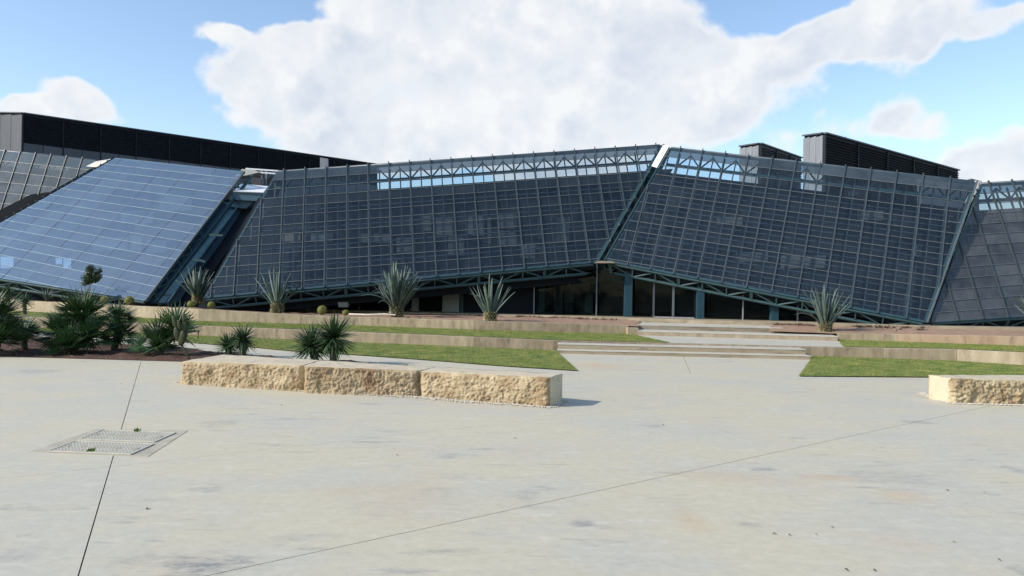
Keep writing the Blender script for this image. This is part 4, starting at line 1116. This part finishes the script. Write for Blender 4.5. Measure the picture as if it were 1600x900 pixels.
# ------------------------------------------------------------------ plants
def strip_leaf(L, w, bend, fold, n=6, thick=0.0, prof=None):
    """a V-folded tapering leaf along +Z bending towards +Y"""
    vs = []; fs = []
    y = z = 0; ang = 0
    for i in range(n + 1):
        t = i / n
        ww = (prof(t) if prof else (math.sin(math.pi * min(1, t * .75 + .22)) ** 1)) * w
        if i == n: ww = w * .02
        d = Vector((0, math.cos(ang), -math.sin(ang)))          # leaf's face normal
        vs += [Vector((-ww / 2, y, z)) + d * (fold * ww), Vector((0, y, z)), Vector((ww / 2, y, z)) + d * (fold * ww)]
        if thick: vs.append(Vector((0, y, z)) - d * thick * (1 - t))
        y += math.sin(ang) * L / n; z += math.cos(ang) * L / n; ang += bend / n
    m_ = 4 if thick else 3
    for i in range(n):
        a = i * m_; b = a + m_
        fs += [(a, a + 1, b + 1, b), (a + 1, a + 2, b + 2, b + 1)]
        if thick: fs += [(a + 3, a, b, b + 3), (a + 2, a + 3, b + 3, b + 2)]
    return vs, fs
def mesh_of(name, vs, fs, mt, smooth=True):
    me = bpy.data.meshes.new(name); me.from_pydata([tuple(v) for v in vs], [], fs); me.materials.append(mt)
    me.polygons.foreach_set('use_smooth', [smooth] * len(me.polygons)); me.update(); return me
def orient(origin, az, pol, roll, sc):
    """+Z of the leaf leans by pol from the vertical towards azimuth az"""
    R = Matrix.Rotation(az, 4, 'Z') @ Matrix.Rotation(-pol, 4, 'X') @ Matrix.Rotation(roll, 4, 'Z')
    return Matrix.Translation(origin) @ R @ Matrix.Diagonal((sc, sc, sc, 1))
agave_leaf = [mesh_of('agave_leaf', *strip_leaf(1, .088, b, .24, 8, .028, lambda t: (.70 + .6 * t - 1.9 * max(0, t - .45) ** 1.35 * 1.25) if t < 1 else 0), MT['agave']) for b in (.10, -.12, .3)]
agave_kink = mesh_of('agave_leaf', *[x for x in strip_leaf(1, .085, 1.5, .2, 9, .02)], MT['agave'])
stub_leaf = mesh_of('agave_stub', *strip_leaf(.16, .10, .5, .2, 3, .04, lambda t: 1 - .45 * t), MT['agave_stub'])
def agave(px, py, Y, h, spread, nleaf, label, seed, base=True, sx=1.0):
    random.seed(seed)
    p = at(px, py, Y)
    t = thing('agave', p, label, 'agave', 'agaves in the upper bed')
    r = .22 * h / 1.9
    # trimmed pineapple-like core covered with cut leaf stubs
    rings = [(-.12, .75), (0, .9), (.10, 1.05), (.22, 1.1), (.34, .95), (.44, .6)]
    vs = []; fs = []; sg = 14
    for z, rr in rings:
        for k in range(sg): a = 6.283 * k / sg; vs.append((math.cos(a) * rr * r, math.sin(a) * rr * r, z * h / 1.9))
    for i in range(len(rings) - 1):
        for k in range(sg): k2 = (k + 1) % sg; fs.append((i * sg + k, i * sg + k2, (i + 1) * sg + k2, (i + 1) * sg + k))
    fs.append(tuple(range((len(rings) - 1) * sg, len(rings) * sg)))
    o = bpy.data.objects.new('core', mesh_of('core', vs, fs, MT['core'])); C.objects.link(o); o.parent = t
    if base:
        for lvl in range(5):
            for k in range(13):
                a = 6.283 * (k + .5 * (lvl % 2)) / 13 + random.uniform(-.1, .1); z = (.0 + .085 * lvl) * h / 1.9; rr = r * (.95 - .0 * lvl)
                inst('leaf_stub', stub_leaf, t, orient((math.sin(-a) * -rr * .95, math.cos(a) * rr * .95, z - .03), a * -1, random.uniform(.45, .95), 0, random.uniform(.75, 1.0) * h / 1.9))
    ga = 2.39996
    for i in range(nleaf):
        f = (i + .5) / nleaf
        pol = (.06 + spread * f ** .8) * random.uniform(.85, 1.12)
        az = i * ga + random.uniform(-.2, .2)
        L = h * (.86 - .10 * f) * random.uniform(.82, 1.08)
        zz = (.30 - .12 * f) * h / 1.9
        rr = r * .75 * f
        mshape = agave_leaf[i % 3] if random.random() > .07 else agave_kink
        inst('leaf', mshape, t, orient((math.sin(-az) * rr, math.cos(az) * rr, zz), az, pol, random.uniform(-.5, .5), L))
    return t
agave(308, 472, 30.6, 1.45, .72, 34, 'tall blue-grey agave beside the foot of the raking teal beam', 11)
agave(433, 487, 29.4, 1.72, .78, 17, 'thin open agave under the left part of the dark glass, between pairs of barrel cacti', 12)
agave(620, 493, 28.9, 1.90, .62, 60, 'densest agave, full fan of blue-grey leaves left of the grey wall panels', 13)
agave(766, 501, 26.9, 1.60, .66, 22, 'sparse pale agave with bent leaf tips in front of the dark glazing', 14)
agave(1290, 518, 25.3, 1.58, .68, 26, 'greener agave with a pale yellow base to the right of the upper steps', 15)
agave(1624, 512, 24.5, 1.35, .75, 26, 'agave cut off by the right edge, a single leaf tip in view', 16)
agave(74, 470, 33.8, .62, 1.0, 26, 'low dark agave on the bed under the blue glass, at the left', 17, False)

def barrel(px, py, Y, r, label, squat=.95):
    p = at(px, py, Y)
    t = thing('barrel_cactus', p, label, 'cactus', 'golden barrel cacti in the upper bed')
    vs = []; fs = []; ns, nr = 44, 12
    for j in range(nr + 1):
        th = math.pi * j / nr
        for k in range(ns):
            a = 6.283 * k / ns; rr = r * math.sin(th) * (1 + (.07 if k % 2 else -.05))
            vs.append((math.cos(a) * rr, math.sin(a) * rr, r * squat * (math.cos(th) + .86) - (.04 * r if j == 0 else 0)))
    for j in range(nr):
        for k in range(ns):
            k2 = (k + 1) % ns; fs.append((j * ns + k, (j + 1) * ns + k, (j + 1) * ns + k2, j * ns + k2))
    o = bpy.data.objects.new('body', mesh_of('body', vs, fs, MT['cactus'])); C.objects.link(o); o.parent = t
    mb = MB()
    for k in range(1, ns, 2):
        for j in range(1, 9):
            a = 6.283 * k / ns; th = math.pi * (j + .3) / nr / 1.05
            c = Vector((math.cos(a) * math.sin(th), math.sin(a) * math.sin(th), math.cos(th)))
            q = Vector((c.x * r * 1.07, c.y * r * 1.07, r * squat * (c.z + .86)))
            for m_ in range(3):
                dd = (c + Vector((random.uniform(-.8, .8), random.uniform(-.8, .8), random.uniform(-.5, .8)))).normalized() * r * .2
                s = dd.orthogonal().normalized() * r * .022
                mb.add([q - s, q + s, q + dd], [(0, 1, 2)])
    me = mesh_of('spines', mb.v, mb.f, MT['spine'], False); o = bpy.data.objects.new('spines', me); C.objects.link(o); o.parent = t; o['kind'] = 'stuff'
barrel(163, 474, 33.0, .165, 'round yellow barrel cactus half behind a palm crown, leftmost of its kind')
barrel(202, 475, 32.5, .18, 'round yellow barrel cactus below the lower corner of the blue glass')
barrel(299, 480, 29.7, .14, 'yellow barrel cactus at the foot of the tall agave, left of a smaller one')
barrel(330, 480.5, 29.6, .125, 'small yellow barrel cactus just right of the tall agave by the beam')
barrel(503, 491, 28.9, .155, 'green barrel cactus standing taller, left of a low small one', 1.1)
barrel(540, 492.5, 28.7, .11, 'smallest greenish barrel cactus beside the pale pipe')

yleaf = [mesh_of('yucca_leaf', *strip_leaf(1, .085, b, .18, 4, 0, lambda t: .75 + .4 * t - 1.15 * t ** 2.5), MT['yucca']) for b in (.1, .45, -.05, .25)]
ydead = mesh_of('dead_leaf', *strip_leaf(1, .05, .5, .3, 4, 0), MT['dead'])
def rosette(parent, c, r, nl, lo=-0.35, dead=0, meshes=None, name='leaf'):
    for i in range(nl):
        f = (i + .5) / nl
        cz = 1 - (1 - lo) * f                       # cos of polar angle from the top to below the horizontal
        pol = math.acos(max(-1, min(1, cz))) * random.uniform(.9, 1.08)
        az = i * 2.39996 + random.uniform(-.25, .25)
        L = r * random.uniform(.78, 1.08)
        inst(name, random.choice(meshes or yleaf), parent, orient(c, az, pol, random.uniform(-.4, .4), L))
    for i in range(dead):
        az = random.uniform(0, 6.28); pol = random.uniform(1.5, 2.5)
        inst('dead_leaf', ydead, parent, orient(c, az, pol, random.uniform(-1, 1), r * random.uniform(.45, .8)))
def trunk(parent, top, r, lean=(0, 0), z0=-.05):
    n = 7; path = []; rad = []
    for i in range(n + 1):
        f = i / n; path.append(Vector((lean[0] * (1 - f), lean[1] * (1 - f), z0)).lerp(Vector(top), f)); rad.append(r * (1.25 - .35 * f) * (1 + .12 * (i % 2)))
    vs, fs = tube(path, rad, 9); o = bpy.data.objects.new('trunk', mesh_of('trunk', vs, fs, MT['trunk'])); C.objects.link(o); o.parent = parent
def yucca(px, py, crowns, label, seed, z=.02, Y=None):
    random.seed(seed)
    p = G(px, py, z) if Y is None else at(px, py, Y)
    t = thing('yucca', p, label, 'yucca', 'spiky yuccas in the planting beds')
    for (dx, dy, h, r, nl, lo, dead) in crowns:
        trunk(t, (dx, dy, h), .07, (-dx * .7, -dy * .7)); rosette(t, Vector((dx, dy, h)), r, nl, lo, dead)
    return t
yucca(357, 556, [(0, 0, .22, .42, 150, -.5, 6)], 'small spiky yucca, left of a close pair behind the first stone block', 31)
yucca(379, 557, [(0, 0, .40, .47, 170, -.92, 8)], 'small upright yucca, right of a close pair behind the first stone block', 32)
yucca(492, 567, [(-.08, 0, .36, .56, 240, -.7, 16)], 'bushy yucca leaning over the stone blocks, left of the larger one', 33)
yucca(521, 568, [(0, 0, .56, .60, 250, -.95, 22)], 'larger bushy yucca with pale dead leaves behind the middle stone block', 34)
yucca(38, 506, [(0, 0, .85, .50, 80, -.5, 10)], 'slim yucca with a short trunk at the left, in front of the upper wall', 35)
yucca(12, 470, [(0, 0, .3, .6, 60, -.1, 4)], 'distant yucca under the blue glass at the far left edge', 36, Y=34.0)

def fan_mesh(nseg, spread, L, wid, bend, pet):
    mb = MB()
    mb.add(*[x for x in bar((0, 0, 0), (0, 0, pet), .022, .014, (1, 0, 0))])
    for i in range(nseg):
        a = (i / (nseg - 1) - .5) * 2 * spread
        l = L * (1 - .25 * abs(a) / spread) * random.uniform(.9, 1.05)
        vs, fs = strip_leaf(l, wid, bend + random.uniform(-.1, .15), .22, 4, 0, lambda t: .35 + 1.1 * t if t < .45 else .85 - .85 * ((t - .45) / .55) ** 1.3)
        R = Matrix.Translation((0, 0, pet)) @ Matrix.Rotation(a, 4, 'Y')
        mb.add([R @ v for v in vs], fs)
    return mesh_of('frond', mb.v, mb.f, MT['palm'])
random.seed(5)
fans = [fan_mesh(11, 1.15, .66, .062, .05, .30), fan_mesh(12, 1.3, .62, .06, .15, .32), fan_mesh(10, .9, .70, .062, .0, .28), fan_mesh(11, 1.2, .62, .06, .25, .3)]
pblade = [mesh_of('palm_blade', *strip_leaf(1, .05, b, .2, 3, 0, lambda t: .7 + .4 * t - 1.1 * t ** 2.2), MT['palm']) for b in (0, .12, -.05)]
def palm(px, py, crowns, label, seed, z=.02):
    random.seed(seed)
    p = G(px, py, z)
    t = thing('fan_palm', p, label, 'palm', 'dark fan palms in the front bed')
    for (dx, dy, h, sc, nf, lo) in crowns:
        if h > .1: trunk(t, (dx, dy, h), .06, (-dx * .6, -dy * .6))
        rosette(t, Vector((dx, dy, h)), sc * .95, int(nf * 3.4), lo - .22, 1, pblade, 'leaf')
        nf = int(nf * .5)
        for i in range(nf):
            f = (i + .5) / nf; cz = 1 - (1 - lo + .15) * f
            pol = math.acos(max(-1, min(1, cz))) * random.uniform(.88, 1.1); az = i * 2.39996 + random.uniform(-.3, .3)
            inst('frond', random.choice(fans), t, orient(Vector((dx, dy, h)), az, pol, random.uniform(-.5, .5), sc * random.uniform(.85, 1.1)))
    return t
# Y about 17-19 m: 1 m is about 66 px
palm(-8, 553, [(-.1, 0, .75, 1.0, 46, -.45), (.25, -.25, .3, .85, 34, -.1), (-.6, -.1, .4, .9, 28, -.2)], 'big dark fan palm cut by the left edge of the bed', 41)
palm(38, 548, [(0, 0, .36, .62, 36, -.3)], 'bluish low fan palm next to the one at the left edge', 42)
palm(112, 551, [(.06, .3, .78, .95, 44, -.4), (-.22, 0, .40, .80, 40, -.3), (.40, .05, .34, .76, 36, -.3), (.1, -.35, .15, .7, 30, -.1)], 'largest fan palm clump with several crowns, in the middle of the left bed', 43)
palm(180, 546, [(-.04, .2, .76, .62, 36, -.35), (.10, -.05, .32, .66, 38, -.45)], 'dark fan palm with two stacked crowns, right of the large clump', 44)
palm(252, 555, [(.20, .25, .52, .80, 30, -.35), (-.12, 0, .20, .78, 30, -.15)], 'open-leaved fan palm beside the prickly pear', 45)

# prickly pear
def nopal():
    random.seed(9)
    p = G(297, 561, 0.02)
    t = thing('prickly_pear', p, 'leaning prickly pear cactus with narrow pads beside the open fan palm', 'cactus')
    sc = p.y / F
    def pad(x0, y0, x1, y1, w):
        a = Vector(((x0 - 297) * sc, 0, (561 - y0) * sc)); b = Vector(((x1 - 297) * sc, random.uniform(-.06, .1), (561 - y1) * sc))
        n = 9; path = []; rad = []
        for i in range(n + 1):
            f = i / n; path.append(a.lerp(b, f)); rad.append(max(.006, w * sc / 2 * math.sin(math.pi * (.08 + .88 * f)) ** .6))
        vs, fs = tube(path, rad, 10)
        ax = (a + b) / 2
        vs = [Vector((v.x, ax.y + (v.y - ax.y) * .45, v.z)) for v in vs]
        o = bpy.data.objects.new('pad', mesh_of('pad', vs, fs, MT['nopal'])); C.objects.link(o); o.parent = t
    pad(297, 563, 281, 536, 4.5); pad(282, 540, 285, 517, 13); pad(278, 532, 274, 512, 10); pad(285, 520, 286, 501, 9); pad(275, 514, 270, 494, 7); pad(286, 503, 285.5, 489, 6.5); pad(288, 530, 290, 512, 6); pad(280, 515, 278, 500, 6)
nopal()

# small round tree
def small_tree():
    random.seed(3)
    p = at(131, 473, 33.5); s = 33.5 / F
    t = thing('tree', p, 'small round-crowned dark tree in front of the blue glass', 'tree')
    top = Vector((11 * s, 0, 32 * s))
    vs, fs = tube([(0, 0, -.1), (.06, 0, .25), (.16, .02, .6), tuple(top)], [.035, .032, .03, .02], 8)
    o = bpy.data.objects.new('trunk', mesh_of('trunk', vs, fs, MT['bark'])); C.objects.link(o); o.parent = t
    mb = MB()
    c = Vector((13 * s, 0, 44 * s))
    clumps = []
    for k in range(30):
        d = Vector((random.gauss(0, 1), random.gauss(0, 1), random.gauss(0, 1))).normalized() * random.uniform(.25, 1)
        clumps.append((c + Vector((d.x * 14.5 * s, d.y * 14 * s, d.z * 20 * s)) + Vector((d.z * 2.5 * s, 0, 0)), random.uniform(4.5, 7) * s))
    for q, r in clumps:
        for _ in range(110):
            d = Vector((random.gauss(0, 1), random.gauss(0, 1), random.gauss(0, 1))).normalized() * r * random.random() ** .4
            n_ = (d + Vector((random.gauss(0, .03), random.gauss(0, .03), .04 + random.gauss(0, .03)))).normalized(); a = n_.orthogonal().normalized(); b = n_.cross(a)
            l = random.uniform(.03, .055); ct = q + d
            mb.add([ct - a * l, ct - b * l * .5, ct + a * l, ct + b * l * .5], [(0, 1, 2, 3)])
    o = bpy.data.objects.new('crown', mesh_of('crown', mb.v, mb.f, MT['treeleaf'], False)); C.objects.link(o); o.parent = t
small_tree()

# small things
def sprinkler():
    p = G(309.5, 529, .02)
    t = thing('sprinkler', p, 'short black sprinkler riser standing in the front lawn', 'sprinkler')
    vs, fs = tube([(0, 0, -.05), (0, 0, .17)], [.016, .013], 8); o = bpy.data.objects.new('riser', mesh_of('riser', vs, fs, MT['plastic'])); C.objects.link(o); o.parent = t
    vs, fs = tube([(-.01, 0, .17), (.0, 0, .19), (.02, 0, .24)], [.028, .03, .02], 8); o = bpy.data.objects.new('nozzle', mesh_of('nozzle', vs, fs, MT['plastic'])); C.objects.link(o); o.parent = t
sprinkler()
pp = [at(544, 491.5, 29.2), at(575, 492.5, 28.8), at(600, 491.6, 28.9), at(618, 493, 28.5)]
o = obj('pipe', *tube([p + Vector((0, 0, .02)) for p in pp], [.028] * 4, 8), MT['pipe'], None, True)
tag(o, 'pale plastic pipe lying on the soil left of the densest agave', 'pipe')
def rock(px, py, Y, r, label):
    p = at(px, py, Y); bm = bmesh.new(); bmesh.ops.create_icosphere(bm, subdivisions=3, radius=r)
    for v in bm.verts:
        k = 1 + .35 * noise.fractal(v.co / r * 1.2 + Vector((px, 0, 0)), .9, 2, 3); v.co = Vector((v.co.x * 1.3 * k, v.co.y * k, v.co.z * .7 * k))
    me = bpy.data.meshes.new('rock'); bm.to_mesh(me); bm.free(); me.materials.append(MT['rock'])
    o = bpy.data.objects.new('rock', me); C.objects.link(o); o.location = p; tag(o, label, 'rock', 'rocks by the right bed')
rock(1437, 512, 25.6, .12, 'dark brown rock at the foot of the seam between the right glass sections')
rock(1404, 513, 25.6, .08, 'smaller flat rock left of the dark brown one')
rock(1398, 516, 25.2, .05, 'pebble-sized rock in front of the smaller flat one')
def twigs(xs, dy, n, label):
    mb = MB()
    for _ in range(n):
        x = random.uniform(*xs); p = plp(x); b = Vector((p.x, p.y - dy * random.uniform(.15, 1), ZP - .10))
        for _k in range(3):
            q = b + Vector((random.uniform(-.12, .12), random.uniform(-.06, .06), random.uniform(.02, .11))); s = Vector((random.uniform(-.01, .01), .006, .012))
            mb.add([b - s, b + s, q + s * .4, q - s * .4], [(0, 1, 2, 3)])
    o = mb.obj('dry_twigs', MT['twig']); tag(o, label, 'twigs', None, 'stuff')
random.seed(21)
twigs((800, 965), .35, 150, 'line of dry twigs on the soil against the plinth left of the steps')
twigs((1205, 1270), .5, 80, 'dry twigs on the soil beside the greener agave')
twigs((1330, 1420), .5, 120, 'dry creeping twigs on the soil right of the greener agave')
twigs((660, 790), .4, 50, 'sparse dry twigs on the soil in front of the grey wall panels')
def clods():
    mb = MB()
    for _ in range(420):
        x = random.uniform(-40, 660); f = G(x, interp(BF, x)); b = G(x, interp(BB, x)); p = f.lerp(b, random.random() ** 1.4 * .98 + .01)
        R = random.uniform(.008, .03); p.z = .012 + random.uniform(0, .03)
        M3 = Matrix.Rotation(random.uniform(0, 6), 3, 'Z')
        vs = [p + M3 @ Vector(v) * R for v in ((1.3, 0, 0), (0, .8, 0), (-1, 0, .1), (0, -1, 0), (0, 0, .7), (0, 0, -1))]
        mb.add(vs, [(0, 1, 4), (1, 2, 4), (2, 3, 4), (3, 0, 4), (1, 0, 5), (2, 1, 5), (3, 2, 5), (0, 3, 5)])
    o = mb.obj('clods', MT['rock']); tag(o, 'loose clods and stones on the dark soil of the front bed', 'clods', None, 'stuff')
clods()
print('objects', len(bpy.data.objects))
